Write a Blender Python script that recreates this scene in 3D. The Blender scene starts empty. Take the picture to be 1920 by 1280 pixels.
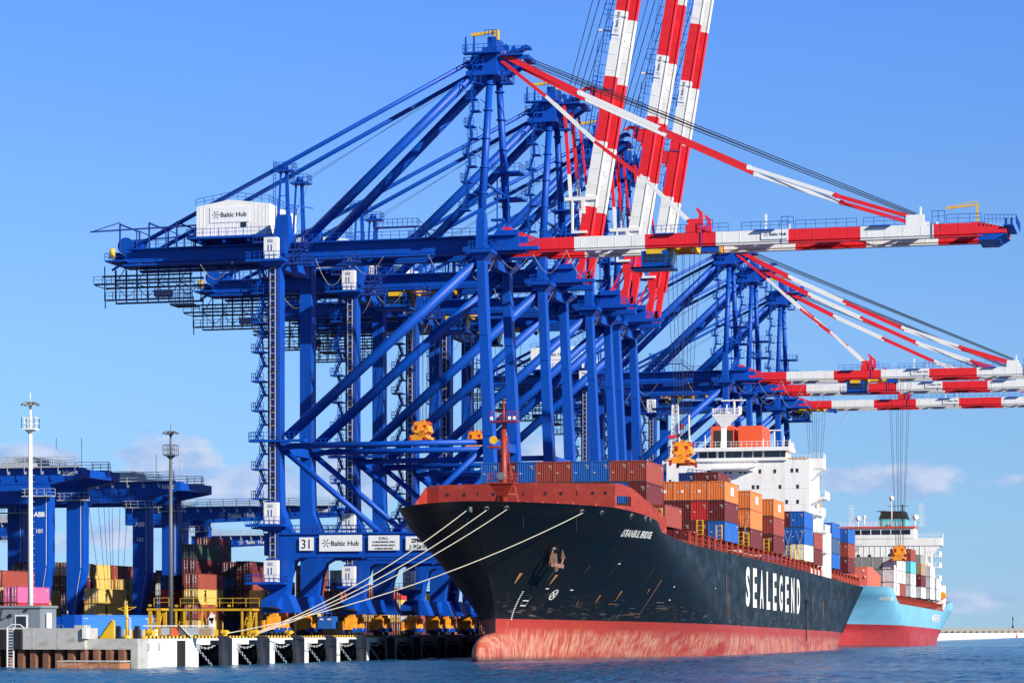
import bpy, math, random
from mathutils import Vector, Matrix
R=math.radians
SC=bpy.context.scene; COL=SC.collection
random.seed(7)
# ---------------------------------------------------------------- camera, sky, sun, exposure
YAW=0.25061770109901327
cam=bpy.data.objects.new('camera',bpy.data.cameras.new('camera')); COL.objects.link(cam)
cam.location=(0,0,3.5); cam.rotation_euler=(R(90),0,YAW)
cam.data.sensor_width=36; cam.data.lens=93.75; cam.data.shift_y=543/1920
cam.data.clip_start=1; cam.data.clip_end=60000
SC.camera=cam
SC.view_settings.view_transform='Standard'; SC.view_settings.look='None'
SC.view_settings.exposure=0.45; SC.view_settings.gamma=1
SUN=Vector((.80,-.42,.46)).normalized()
sl=bpy.data.lights.new('sun','SUN'); sl.energy=5.0; sl.angle=R(.5); sl.color=(1,.955,.88)
so=bpy.data.objects.new('sun',sl); COL.objects.link(so); so.rotation_euler=(-SUN).to_track_quat('-Z','Y').to_euler()
W=bpy.data.worlds.new('World'); SC.world=W; W.use_nodes=True
def build_world():
    nt=W.node_tree; n=nt.nodes; l=nt.links; n.clear()
    def N(t,**k):
        x=n.new(t)
        for a,b in k.items(): setattr(x,a,b)
        return x
    out=N('ShaderNodeOutputWorld'); bg=N('ShaderNodeBackground'); bg.inputs[1].default_value=.091
    sky=N('ShaderNodeTexSky',sky_type='NISHITA',sun_disc=False,sun_elevation=math.asin(SUN.z),sun_rotation=math.atan2(SUN.x,SUN.y),dust_density=.2,air_density=1.0,ozone_density=3.0)
    tc=N('ShaderNodeTexCoord'); sep=N('ShaderNodeSeparateXYZ'); l.new(tc.outputs['Generated'],sep.inputs[0])
    # tint the clear sky by elevation: pale cyan at the horizon, saturated blue above
    rp=N('ShaderNodeValToRGB'); l.new(sep.outputs['Z'],rp.inputs[0]); e=rp.color_ramp.elements
    e[0].position=0; e[0].color=SKYC[0]; e[1].position=1; e[1].color=SKYC[-1][1]
    for p,c in SKYC[1:-1]:
        q=e.new(p); q.color=c
    mul=N('ShaderNodeMixRGB',blend_type='MULTIPLY'); mul.inputs[0].default_value=1
    l.new(sky.outputs[0],mul.inputs[1]); l.new(rp.outputs[0],mul.inputs[2])
    # low fair-weather cumulus, placed by compass direction and elevation
    at=N('ShaderNodeMath',operation='ARCTAN2'); l.new(sep.outputs['X'],at.inputs[0]); l.new(sep.outputs['Y'],at.inputs[1])
    comb=N('ShaderNodeCombineXYZ'); l.new(at.outputs[0],comb.inputs[0]); l.new(sep.outputs['Z'],comb.inputs[1])
    prev=None
    for a0,z0,ra,rz,wt in CLOUDS:
        v=N('ShaderNodeVectorMath',operation='MULTIPLY_ADD'); v.inputs[1].default_value=(1/ra,1/rz,0); v.inputs[2].default_value=(-a0/ra,-z0/rz,0); l.new(comb.outputs[0],v.inputs[0])
        L=N('ShaderNodeVectorMath',operation='LENGTH'); l.new(v.outputs[0],L.inputs[0])
        m=N('ShaderNodeMapRange'); m.inputs[1].default_value=1.5; m.inputs[2].default_value=0; m.inputs[3].default_value=0; m.inputs[4].default_value=wt; l.new(L.outputs['Value'],m.inputs[0])
        if prev is None: prev=m.outputs[0]
        else:
            q=N('ShaderNodeMath',operation='MAXIMUM'); l.new(prev,q.inputs[0]); l.new(m.outputs[0],q.inputs[1]); prev=q.outputs[0]
    def cn(sc,det,ro):
        mp=N('ShaderNodeMapping'); mp.inputs['Scale'].default_value=sc; l.new(comb.outputs[0],mp.inputs[0])
        z=N('ShaderNodeTexNoise'); z.inputs['Scale'].default_value=1; z.inputs['Detail'].default_value=det; z.inputs['Roughness'].default_value=ro; l.new(mp.outputs[0],z.inputs[0]); return z.outputs[0]
    n1=cn((42,75,1),9,.56); s1=N('ShaderNodeMath',operation='MULTIPLY_ADD'); s1.inputs[1].default_value=1.5; l.new(n1,s1.inputs[0]); l.new(prev,s1.inputs[2])
    mr=N('ShaderNodeMapRange'); mr.interpolation_type='SMOOTHSTEP'; mr.inputs[1].default_value=1.12; mr.inputs[2].default_value=1.42; mr.inputs[4].default_value=.8; l.new(s1.outputs[0],mr.inputs[0])
    n2=cn((60,110,1),6,.5)
    # brighter crowns, greyer bases
    cc=N('ShaderNodeValToRGB'); l.new(n2,cc.inputs[0]); g=cc.color_ramp.elements
    g[0].position=.4; g[0].color=(2.9,4.1,6.6,1); g[1].position=.64; g[1].color=(5.2,5.7,7.2,1)
    mx=N('ShaderNodeMixRGB'); l.new(mr.outputs[0],mx.inputs[0]); l.new(mul.outputs[0],mx.inputs[1]); l.new(cc.outputs[0],mx.inputs[2])
    l.new(mx.outputs[0],bg.inputs[0]); l.new(bg.outputs[0],out.inputs[0])
SKYC=[(.476,.813,1.494,1),(.012,(.447,.734,1.373,1)),(.026,(.44,.698,1.25,1)),(.064,(.491,.709,1.114,1)),(.109,(.57,.777,1.148,1)),(.16,(.583,.813,1.222,1)),(.226,(.539,.835,1.443,1)),(.27,(.42,.66,1.15,1)),(.36,(.16,.27,.5,1)),(.55,(.06,.1,.2,1)),(1,(.04,.07,.14,1))]
CLOUDS=[(-YAW+math.atan((px-960)/5000),(1183-py)/5000,rx/5000,ry/5000,w) for px,py,rx,ry,w in ((60,880,130,52,1.25),(320,872,100,60,1.25),(470,915,160,50,1.2),(650,900,130,60,1.1),(1010,850,110,60,.8),(1600,900,95,34,1.05),(1730,902,135,36,1.05),(1900,905,50,22,.8),(1640,985,60,12,.7),(300,1010,420,40,.75),(1850,1130,260,40,.72),(-400,900,300,60,.9),(2400,950,300,50,.9))]
build_world()
# ---------------------------------------------------------------- mesh builder
class MB:
    def __init__(s): s.v=[];s.f=[];s.m=[];s.s=[]
    def q(s,pts,m=0,sm=False):
        b=len(s.v); s.v+= [tuple(p) for p in pts]; s.f.append(tuple(range(b,b+len(pts)))); s.m.append(m); s.s.append(sm)
    def hexa(s,p,m=0):  # p: 8 points, bottom ring then top ring
        b=len(s.v); s.v+=[tuple(x) for x in p]
        for f in ((3,2,1,0),(4,5,6,7),(0,1,5,4),(1,2,6,5),(2,3,7,6),(3,0,4,7)):
            s.f.append(tuple(b+i for i in f)); s.m.append(m); s.s.append(False)
        return s
    def box(s,x0,x1,y0,y1,z0,z1,m=0):
        s.hexa([(x0,y0,z0),(x1,y0,z0),(x1,y1,z0),(x0,y1,z0),(x0,y0,z1),(x1,y0,z1),(x1,y1,z1),(x0,y1,z1)],m); return s
    def beam(s,p,q,w,h=None,m=0,up=(0,0,1),w2=None,h2=None):
        h=h or w; p=Vector(p);q=Vector(q);d=(q-p)
        if d.length<1e-6: return s
        d.normalize(); u=Vector(up)
        if abs(d.dot(u))>.99: u=Vector((0,1,0)) if abs(d.y)<.9 else Vector((1,0,0))
        a=d.cross(u).normalized(); b=a.cross(d).normalized()
        w2=w2 or w;h2=h2 or h
        r=[]
        for c,ww,hh in((p,w,h),(q,w2,h2)):
            r+=[c-a*ww/2-b*hh/2,c+a*ww/2-b*hh/2,c+a*ww/2+b*hh/2,c-a*ww/2+b*hh/2]
        s.hexa(r,m); return s
    def tube(s,p,q,r,r2=None,n=10,m=0,caps=True):
        p=Vector(p);q=Vector(q);d=(q-p).normalized(); r2=r if r2 is None else r2
        u=Vector((0,0,1)) if abs(d.z)<.9 else Vector((1,0,0))
        a=d.cross(u).normalized(); b=a.cross(d); k=len(s.v)
        for c,rr in((p,r),(q,r2)):
            for i in range(n):
                t=2*math.pi*i/n; s.v.append(tuple(c+a*math.cos(t)*rr+b*math.sin(t)*rr))
        for i in range(n):
            j=(i+1)%n; s.f.append((k+i,k+j,k+n+j,k+n+i)); s.m.append(m); s.s.append(True)
        if caps:
            s.f.append(tuple(k+n-1-i for i in range(n))); s.m.append(m); s.s.append(False)
            s.f.append(tuple(k+n+i for i in range(n))); s.m.append(m); s.s.append(False)
        return s
    def line(s,pts,r,n=4,m=0):
        for a,b in zip(pts,pts[1:]): s.tube(a,b,r,n=n,m=m,caps=False)
        return s
    def lathe(s,c,prof,n=12,m=0):
        k=len(s.v)
        for z,r in prof:
            for i in range(n):
                t=2*math.pi*i/n; s.v.append((c[0]+r*math.cos(t),c[1]+r*math.sin(t),c[2]+z))
        for j in range(len(prof)-1):
            for i in range(n):
                i2=(i+1)%n; s.f.append((k+j*n+i,k+j*n+i2,k+(j+1)*n+i2,k+(j+1)*n+i)); s.m.append(m); s.s.append(True)
        return s
    def prism(s,poly,axis,a,b,m=0):
        # poly: 2-D points; extruded along axis 'y' (points are x,z) , 'x' (y,z) or 'z' (x,y)
        def P(p,t): return (p[0],t,p[1]) if axis=='y' else ((t,p[0],p[1]) if axis=='x' else (p[0],p[1],t))
        n=len(poly); k=len(s.v)
        s.v+=[P(p,a) for p in poly]+[P(p,b) for p in poly]
        s.f.append(tuple(k+i for i in range(n))); s.f.append(tuple(k+n+n-1-i for i in range(n)))
        for i in range(n): s.f.append((k+(i+1)%n,k+i,k+n+i,k+n+(i+1)%n))
        s.m+=[m]*(n+2); s.s+=[False]*(n+2); return s
    def rail(s,pts,h=1.1,step=1.6,t=.07,m=0,mid=True):
        for a,b in zip(pts,pts[1:]):
            a=Vector(a);b=Vector(b);L=(b-a).length
            if L<.05: continue
            up=Vector((0,0,h)); s.beam(a+up,b+up,t,m=m)
            if mid: s.beam(a+up*.5,b+up*.5,t*.8,m=m)
            n=max(1,round(L/step))
            for i in range(n+1):
                c=a.lerp(b,i/n); s.beam(c,c+up,t,m=m)
        return s
    def deck(s,x0,x1,y0,y1,z,t=.25,m=0,rail='xXyY',h=1.1,step=1.6,rt=.07):
        s.box(x0,x1,y0,y1,z-t,z,m)
        if 'y' in rail: s.rail([(x0,y0,z),(x1,y0,z)],h,step,rt,m)
        if 'Y' in rail: s.rail([(x0,y1,z),(x1,y1,z)],h,step,rt,m)
        if 'x' in rail: s.rail([(x0,y0,z),(x0,y1,z)],h,step,rt,m)
        if 'X' in rail: s.rail([(x1,y0,z),(x1,y1,z)],h,step,rt,m)
        return s
    def mesh(s,name,mats):
        me=bpy.data.meshes.new(name); me.from_pydata(s.v,[],s.f); me.update()
        for x in mats: me.materials.append(x)
        me.polygons.foreach_set('material_index',s.m); me.polygons.foreach_set('use_smooth',s.s)
        return me
def tag(o,label=None,cat=None,group=None,kind=None):
    if label: o['label']=label
    if cat: o['category']=cat
    if group: o['group']=group
    if kind: o['kind']=kind
    return o
def empty(name,label,cat,loc=(0,0,0),rz=0,group=None):
    o=bpy.data.objects.new(name,None); COL.objects.link(o); o.location=loc; o.rotation_euler=(0,0,rz); o.empty_display_size=.5
    return tag(o,label,cat,group)
def link(name,me,parent=None,loc=(0,0,0),rot=(0,0,0)):
    o=bpy.data.objects.new(name,me); COL.objects.link(o); o.parent=parent; o.location=loc; o.rotation_euler=rot; return o
def obj(name,mb,mats,parent=None,loc=(0,0,0),rot=(0,0,0)):
    if not isinstance(mats,(list,tuple)): mats=[mats]
    return link(name,mb.mesh(name,mats),parent,loc,rot)
CACHE={}
def part(name,key,fn,mats,parent=None,loc=(0,0,0),rot=(0,0,0)):
    """one child; the mesh of a repeated part is built once and shared"""
    if key not in CACHE:
        mb=MB(); r=fn(mb); mb=r if isinstance(r,MB) else mb
        CACHE[key]=mb.mesh(name,mats if isinstance(mats,(list,tuple)) else [mats])
    return link(name,CACHE[key],parent,loc,rot)
def copy_tree(o,parent=None):
    c=o.copy(); COL.objects.link(c); c.parent=parent
    for ch in list(o.children): copy_tree(ch,c)
    return c
FACE={'-y':(R(90),0,0),'+x':(R(90),0,R(90)),'-x':(R(90),0,R(-90))}
def text(s,size,mat,parent,loc,face='-y',align='LEFT',name='lettering',bold=.0,sx=1.0,rot=None,shear=0,depth=.01,space=1.0):
    key=('t',s,size,bold,align,sx,shear,mat.name,space)
    if key not in CACHE:
        cu=bpy.data.curves.new('lettering','FONT'); cu.body=s; cu.size=size; cu.extrude=depth; cu.offset=bold*size; cu.align_x=align; cu.shear=shear; cu.resolution_u=3; cu.space_character=space
        t=bpy.data.objects.new('lettering',cu); COL.objects.link(t); bpy.context.view_layer.update()
        me=bpy.data.meshes.new_from_object(t.evaluated_get(bpy.context.evaluated_depsgraph_get()))
        bpy.data.objects.remove(t); bpy.data.curves.remove(cu)
        for v in me.vertices: v.co.x*=sx
        me.materials.clear(); me.materials.append(mat); CACHE[key]=me
    return link(name,CACHE[key],parent,loc,rot or FACE[face])
# ---------------------------------------------------------------- materials
def mat(name,rgb,rough=.5,var=.12,scale=1.5,metal=0,spec=.5,dirt=None,dirt_amt=0,dscale=(1,1,1),bump=0,bscale=8,streak=0):
    m=bpy.data.materials.new(name); m.use_nodes=True; nt=m.node_tree; n=nt.nodes; l=nt.links
    b=n['Principled BSDF']; b.inputs['Roughness'].default_value=rough; b.inputs['Metallic'].default_value=metal; b.inputs['Specular IOR Level'].default_value=spec
    tc=n.new('ShaderNodeTexCoord'); nz=n.new('ShaderNodeTexNoise'); nz.inputs['Scale'].default_value=scale; nz.inputs['Detail'].default_value=6; nz.inputs['Roughness'].default_value=.65
    l.new(tc.outputs['Object'],nz.inputs['Vector'])
    mx=n.new('ShaderNodeMixRGB'); l.new(nz.outputs[0],mx.inputs[0])
    mx.inputs[1].default_value=tuple(max(0,c*(1-var)) for c in rgb)+(1,); mx.inputs[2].default_value=tuple(min(1,c*(1+var)) for c in rgb)+(1,)
    col=mx.outputs[0]
    if dirt:
        mp=n.new('ShaderNodeMapping'); mp.inputs['Scale'].default_value=dscale; l.new(tc.outputs['Object'],mp.inputs[0])
        n2=n.new('ShaderNodeTexNoise'); n2.inputs['Scale'].default_value=1; n2.inputs['Detail'].default_value=7; n2.inputs['Roughness'].default_value=.7; l.new(mp.outputs[0],n2.inputs[0])
        mr=n.new('ShaderNodeMapRange'); mr.inputs[1].default_value=.5; mr.inputs[2].default_value=.75; mr.inputs[4].default_value=dirt_amt; l.new(n2.outputs[0],mr.inputs[0])
        m2=n.new('ShaderNodeMixRGB'); l.new(mr.outputs[0],m2.inputs[0]); l.new(col,m2.inputs[1]); m2.inputs[2].default_value=dirt+(1,); col=m2.outputs[0]
    l.new(col,b.inputs['Base Color'])
    r2=n.new('ShaderNodeMapRange'); r2.inputs[3].default_value=max(0,rough-.08); r2.inputs[4].default_value=min(1,rough+.12); l.new(nz.outputs[0],r2.inputs[0]); l.new(r2.outputs[0],b.inputs['Roughness'])
    if bump:
        n3=n.new('ShaderNodeTexNoise'); n3.inputs['Scale'].default_value=bscale; n3.inputs['Detail'].default_value=5; l.new(tc.outputs['Object'],n3.inputs['Vector'])
        bp=n.new('ShaderNodeBump'); bp.inputs['Strength'].default_value=bump; bp.inputs['Distance'].default_value=.05; l.new(n3.outputs[0],bp.inputs['Height']); l.new(bp.outputs[0],b.inputs['Normal'])
    return m
M={}
M['blue']=mat('blue paint',(.0005,.067,.42),.45,.2,.22,spec=.35,dirt=(.006,.03,.15),dirt_amt=.6,dscale=(.25,.25,.06))
M['shade']=mat('shade-darkened grating',(.004,.016,.07),.6,.2)  # catwalk blue taken near black, its shade put into the colour
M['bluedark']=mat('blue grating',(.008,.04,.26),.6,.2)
M['red']=mat('red paint',(.78,.016,.024),.45,.14,.5,dirt=(.42,.04,.035),dirt_amt=.55,dscale=(.5,.5,.9))
M['white']=mat('white paint',(.82,.81,.78),.45,.05,.5,dirt=(.5,.45,.36),dirt_amt=.4,dscale=(.7,.5,.5))
M['panel']=mat('white sheet',(.82,.82,.82),.45,.03)
M['black']=mat('black lettering',(.01,.01,.012),.5,.1)
M['rope']=mat('dark wire rope',(.02,.02,.025),.6,.1)
M['cable']=mat('pale cable',(.35,.34,.3),.6,.1)
M['yellow']=mat('yellow paint',(.78,.46,.02),.45,.1,1,dirt=(.25,.12,.03),dirt_amt=.5,dscale=(1,1,.4))
M['orange']=mat('orange paint',(.85,.33,.02),.45,.1,1,dirt=(.25,.08,.02),dirt_amt=.5,dscale=(1,1,.4))
M['steel']=mat('grey steel',(.3,.31,.32),.4,.15,metal=.6)
M['galv']=mat('galvanised steel',(.5,.52,.54),.45,.1,metal=.3)
M['dark']=mat('dark rubber',(.012,.012,.014),.7,.2)
M['glass']=mat('dark glass',(.012,.018,.025),.08,.1,spec=.8)
M['concrete']=mat('pale concrete',(.44,.43,.40),.9,.2,.6,dirt=(.15,.14,.13),dirt_amt=.75,dscale=(.9,.9,1.4),bump=.4,bscale=3)
M['whitewash']=mat('whitewashed concrete',(.72,.71,.66),.85,.06,.8,dirt=(.33,.27,.2),dirt_amt=.5,dscale=(.5,.5,1.6),bump=.25,bscale=4)
M['rust']=mat('rusty steel',(.16,.07,.04),.85,.45,1.2,dirt=(.35,.17,.1),dirt_amt=.7,dscale=(2,2,.25),bump=.5,bscale=5)
# ---------------------------------------------------------------- ship to shore gantry cranes
XW=-100.9; ZG=2.8      # waterside rail and yard level
BL=M['blue']; SPN=15; GN=3.9; GF=11.1   # frame spacing, y of the two girders
def logo_mark(mb,cx,cz,r,y=0,m=0):
    for k in range(6):
        a=k*math.pi/3+math.pi/6*0; c,s=math.cos(a),math.sin(a)
        def P(t,w): return (cx+c*t-s*w, y, cz+s*t+c*w)
        w=r*.07
        mb.q([P(r*.38,-w),P(r*.85,-w),P(r*.85,w),P(r*.38,w)],m)
        mb.q([(cx+c*r*.88+r*.15*math.cos(t*math.pi/4),y,cz+s*r*.88+r*.15*math.sin(t*math.pi/4)) for t in range(8)],m)
    for k in range(3):
        a=k*2*math.pi/3; b=a+2*math.pi/3; r1=r*.42;r0=r*.28
        mb.q([(cx+r1*math.cos(a),y,cz+r1*math.sin(a)),(cx+r1*math.cos(b),y,cz+r1*math.sin(b)),(cx+r0*math.cos(b),y,cz+r0*math.sin(b)),(cx+r0*math.cos(a),y,cz+r0*math.sin(a))],m)
def hub_sign(parent,x0,x1,z0,z1,y,face='-y',panel=True,tm=None,name='sign'):
    """white board with the terminal's mark and name; x0..x1 wide, z0..z1 high, at depth y, facing -y"""
    w=x1-x0; h=z1-z0; tm=tm or M['black']
    if panel: p=obj(name,MB().box(x0,x1,y,y+.06,z0,z1),M['panel'],parent)
    else: p=None
    pp=p or parent; s=h*.42 if w/h<4 else h*.5
    mk=MB(); r=h*.26; logo_mark(mk,x0+w*.16,z0+h*.5,r,y-.02); obj('emblem',mk,tm,pp)
    t=text('Baltic Hub',h*.42,tm,pp,(x0+w*.27,y-.02,z0+h*.35),bold=.012)
    ext=max(v.co.x for v in t.data.vertices); t.scale.x=(w*.66)/ext
    return p
def zigzag(mb,xa,xb,y0,y1,z0,z1,P,m=0,n=None,t=.07):
    """stair tower: flights between xa and xb, a railed landing per period P"""
    n=n or max(1,round((z1-z0)/P)); P=(z1-z0)/n
    for i in range(n):
        z=z0+i*P
        mb.box(xa-.6,xb-.3,y0-.15,y1+.15,z-.22,z,m)
        mb.rail([(xb-.3,y0-.15,z),(xa-.6,y0-.15,z),(xa-.6,y1+.15,z)],1.1,.9,t,m)
        zm=z+P*.52
        mb.box(xb-.9,xb+.5,y0-.1,y1+.1,zm-.15,zm,m)
        mb.rail([(xb-1.0,y0-.1,zm),(xb+.5,y0-.1,zm)],1.1,.8,t,m)
        ym=(y0+y1)/2
        for (a,b,ya,yb) in (((xa,z),(xb-.6,zm),y0,ym-.05),((xb-.6,zm),(xa+.2,z+P),ym+.05,y1)):
            for yy in (ya,yb):
                mb.beam((a[0],yy,a[1]),(b[0],yy,b[1]),.06,.2,m)
                mb.beam((a[0],yy,a[1]+1),(b[0],yy,b[1]+1),t,m=m)
                for q in (.0,.33,.66,1): 
                    x=a[0]+(b[0]-a[0])*q; zz=a[1]+(b[1]-a[1])*q; mb.beam((x,yy,zz),(x,yy,zz+1),t*.8,m=m)
            for k in range(1,8):
                x=a[0]+(b[0]-a[0])*k/8; zz=a[1]+(b[1]-a[1])*k/8; mb.box(x-.13,x+.13,ya,yb,zz-.03,zz+.03,m)
        mb.beam((xb+.3,ym,z-.2),(xb+1.6,ym,z-1.3),.12,m=m)
def bands(mb,p,q,w,h,edges,m0=0,tube=False):
    """a straight member painted in alternating bands; edges are fractions"""
    p=Vector(p);q=Vector(q); e=[0]+list(edges)+[1]
    for i,(a,b) in enumerate(zip(e,e[1:])):
        A=p.lerp(q,a);B=p.lerp(q,b)
        if tube: mb.tube(A,B,w,m=(m0+i)%2,caps=(i in(0,len(e)-2)))
        else: mb.beam(A,B,w,h,m=(m0+i)%2)
HX,HZ=.6,61.0          # boom hinge
BE=[10.7,21.5,32.2,43.0,53.6,64.2]   # paint changes along the boom
def boom_beam(mb,y):
    X=lambda x:x-HX; Z=lambda z:z-HZ
    # tapered root
    def seg(x0,x1,t0,t1,b0,b1,m): mb.hexa([(X(x0),y-.6,Z(b0)),(X(x1),y-.6,Z(b1)),(X(x1),y+.6,Z(b1)),(X(x0),y+.6,Z(b0)),(X(x0),y-.6,Z(t0)),(X(x1),y-.6,Z(t1)),(X(x1),y+.6,Z(t1)),(X(x0),y+.6,Z(t0))],m)
    seg(-.3,.9,61.8,61.6,58.6,58.6,0); mb.beam((X(.8),y-.2,Z(61.3)),(X(5.2),y-.2,Z(59.7)),.22,.3); mb.beam((X(.8),y+.3,Z(60.9)),(X(4.0),y+.3,Z(59.2)),.2,.25); seg(-1.3,3.3,59.1,59.2,58.15,58.15,0); seg(3.3,4.8,59.2,59.85,58.15,58.15,0)
    e=[4.8]+BE+[71.2]
    for i,(a,b) in enumerate(zip(e,e[1:])):
        seg(a,b,59.87-.002*a,59.87-.002*b,58.15,58.15,i%2)
        mb.box(X(a),X(b),y-.2,y+.2,Z(57.95),Z(58.14),i%2); mb.box(X(a),X(b),y-.62,y+.62,Z(57.78),Z(57.94),i%2)     # rail flange
        for k in range(int((b-a)/2.6)): mb.box(X(a+2.6*k+1),X(a+2.6*k+1.08),y-.63,y-.6,Z(58.2),Z(59.65),i%2)
    seg(71.2,74.6,59.7,58.9,58.15,58.15,0)
def boom_ties(mb):
    X=lambda x:x-HX; Z=lambda z:z-HZ
    for x,m in ((7,0),(18,1),(28.7,0),(40,1),(50,0),(61.5,1),(70,0)):
        mb.box(X(x-.5),X(x+.5),GN+.6,GF-.6,Z(59.0),Z(60.0),m)
    for x,m in ((13,1),(24,0),(35,1),(46,0),(57,1)): mb.beam((X(x-4),GN+.5,Z(59.6)),(X(x+4),GF-.5,Z(59.6)),.3,m=m)
def boom_walk(mb):
    X=lambda x:x-HX; Z=lambda z:z-HZ
    for y in (GN-.2,):
        for a,b in ((5.5,10),(22.5,34),(36,43),(44,53),(54,60),(66,71)):
            mb.rail([(X(a),y,Z(60.0)),(X(b),y,Z(60.0))],1.1,1.5,.07)
        mb.rail([(X(22.5),GF,Z(60.0)),(X(71),GF,Z(60.0))],1.0,2.5,.06)
    for a in (23,38,55): mb.box(X(a),X(a+3),GN-1.1,GN-.6,Z(59.7),Z(59.85))
    # tip platform
    mb.box(X(74.2),X(75.6),GN-1.0,GF+1.0,Z(59.1),Z(59.3)); mb.rail([(X(71.5),GN-1.0,Z(59.6)),(X(76.0),GN-1.0,Z(59.4)),(X(76.0),GF+1.0,Z(59.4))],1.2,.6,.07)
    mb.box(X(71.4),X(73.6),GN+.7,GF-.7,Z(57.3),Z(58.0)); mb.hexa([(X(70.6),GN-.5,Z(57.2)),(X(73.0),GN-.5,Z(57.2)),(X(73.0),GF+.5,Z(57.2)),(X(70.6),GF+.5,Z(57.2)),(X(70.4),GN-.5,Z(58.1)),(X(74.6),GN-.5,Z(58.1)),(X(74.6),GF+.5,Z(58.1)),(X(70.4),GF+.5,Z(58.1))])
    for x in (74.4,75.2): mb.box(X(x),X(x+.3),GN-.9,GN-.5,Z(59.3),Z(60.2))
    for x in (30,42,64): mb.beam((X(x),GN-.7,Z(60)),(X(x),GN-.7,Z(57.5)),.08); mb.rail([(X(x),GN-.9,Z(60)),(X(x+1.8),GN-.9,Z(60))],1.6,1,.08)
def boom_gate(mb,y):
    X=lambda x:x-HX; Z=lambda z:z-HZ
    if 1:
        mb.box(X(27.6),X(29.8),y-.5,y+.5,Z(59.9),Z(61.0)); mb.box(X(28.0),X(30.2),y-.4,y+.4,Z(61.0),Z(61.9))
        mb.prism([(X(29.5),Z(61.9)),(X(30.2),Z(61.9)),(X(30.1),Z(62.9)),(X(29.2),Z(63.7)),(X(29.2),Z(63.2)),(X(29.6),Z(62.6))],'y',y-.2,y+.2)
def crane_leg_land(mb,y):
    mb.box(-36.3,-34.4,y-1.2,y+1.2,15.7,58.4)
    # upper gusset towards the strut, lower flare over the portal beam
    mb.prism([(-36.2,58.4),(-33.8,58.4),(-33.0,61.2),(-33.2,64.3),(-35.0,64.3),(-35.6,61)],'y',y-.9,y+.9)
    mb.prism([(-34.4,15.7),(-32.6,15.7),(-34.2,19.5),(-34.4,27)],'y',y-1.15,y+1.15)
    for z in range(20,56,6): mb.box(-34.45,-34.38,y-1.22,y+1.22,z,z+.08)
def crane_leg_water(mb,y):
    # leans gently landward as it rises
    f=lambda z:-.45-(z-3)*.043
    zz=[15.7,30,45,57.4]; hw=[.95,.8,.66,.6]
    for a,b,wa,wb in zip(zz,zz[1:],hw,hw[1:]):
        mb.hexa([(f(a)-wa,y-1.1,a),(f(a)+wa,y-1.1,a),(f(a)+wa,y+1.1,a),(f(a)-wa,y+1.1,a),(f(b)-wb,y-1,b),(f(b)+wb,y-1,b),(f(b)+wb,y+1,b),(f(b)-wb,y+1,b)])
    mb.prism([(f(16)-.9,15.7),(f(16)-3,15.7),(f(19)-1,19.5)],'y',y-1,y+1)
def lower_leg(mb,x,sgn,y):
    # below the portal beam: wide haunch narrowing to the sill
    mb.prism([(x-1.1,12.3),(x-1.0,6.1),(x+sgn*1.7,6.1),(x+sgn*2.1,9),(x+sgn*2.9,11.3),(x+sgn*4.6,12.3)] if sgn>0 else [(x-4.6,12.3),(x-2.9,11.3),(x-2.1,9),(x-1.7,6.1),(x+1.0,6.1),(x+1.1,12.3)],'y',y-1.25,y+1.25)
def sill(mb,x):
    mb.box(x-1.35,x+1.35,-1.4,16.4,3.9,6.1)
    mb.hexa([(x-1.3,-4.2,4.4),(x+1.3,-4.2,4.4),(x+1.3,-1.4,3.9),(x-1.3,-1.4,3.9),(x-1.3,-4.2,5.2),(x+1.3,-4.2,5.2),(x+1.3,-1.4,6.1),(x-1.3,-1.4,6.1)])
    mb.hexa([(x-1.3,16.4,3.9),(x+1.3,16.4,3.9),(x+1.3,19.2,4.4),(x-1.3,19.2,4.4),(x-1.3,16.4,6.1),(x+1.3,16.4,6.1),(x+1.3,19.2,5.2),(x-1.3,19.2,5.2)])
    # flared skirt above the bogies, seen end on
    for y in (0,15): mb.prism([(x-2.2,3.55),(x+3.4,3.55),(x+2.2,6.3),(x-.9,6.3)] if x<-10 else [(x-3.4,3.55),(x+2.2,3.55),(x+.9,6.3),(x-2.2,6.3)],'y',y-1.6,y+1.6)
def bogie(mb):
    for y in (-1.9,1.9):
        mb.prism([(y-1.7,1.0),(y+1.7,1.0),(y+1.1,2.0),(y+.4,2.9),(y-.4,2.9),(y-1.1,2.0)],'x',-.75,.75,0)
        mb.box(-1.0,1.0,y-.35,y+.35,2.2,3.0,0)
        for yy in (y-1.1,y+.1+.9):
            mb.tube((-.35,yy,.45),(.35,yy,.45),.45,n=14,m=2); mb.box(-1.15,-.5,yy-.4,yy+.4,.5,1.5,1); mb.box(.5,1.1,yy-.3,yy+.3,.6,1.3,1)
            mb.tube((-1.5,yy,1.0),(-1.0,yy,1.0),.25,m=1)
    mb.box(-.6,.6,-2.3,2.3,2.9,3.5,0); mb.box(-1.2,-.8,-3.9,-3.4,.8,2.4,0)
    for y in (-2.6,-.9,.9,2.6):
        mb.beam((-1.3,y,.6),(-.8,y,2.6),.12,m=0); mb.box(-1.35,-1.2,y-.3,y+.3,1.4,2.0,2)
def portal_beam(mb,y):
    mb.box(-37.0,1.3,y-.95,y+.95,12.3,15.7)
    mb.box(-37.0,1.3,y-1.2,y-.95,15.45,15.7); mb.box(-33,-3,y-1.05,y-.95,11.95,12.3)
    mb.box(-31.5,-3.5,y-.8,y+.8,11.9,12.3)
def portal_walk(mb,y):
    mb.rail([(-37,y-1.2,15.7),(1.3,y-1.2,15.7)],1.15,1.5,.07); mb.rail([(-37,y+1,15.7),(1.3,y+1,15.7)],1.15,1.5,.07)
    for x in (-28,-21,-14,-7): mb.box(x-.2,x+.2,y-1.4,y-1.2,11.7,12.1)
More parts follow.
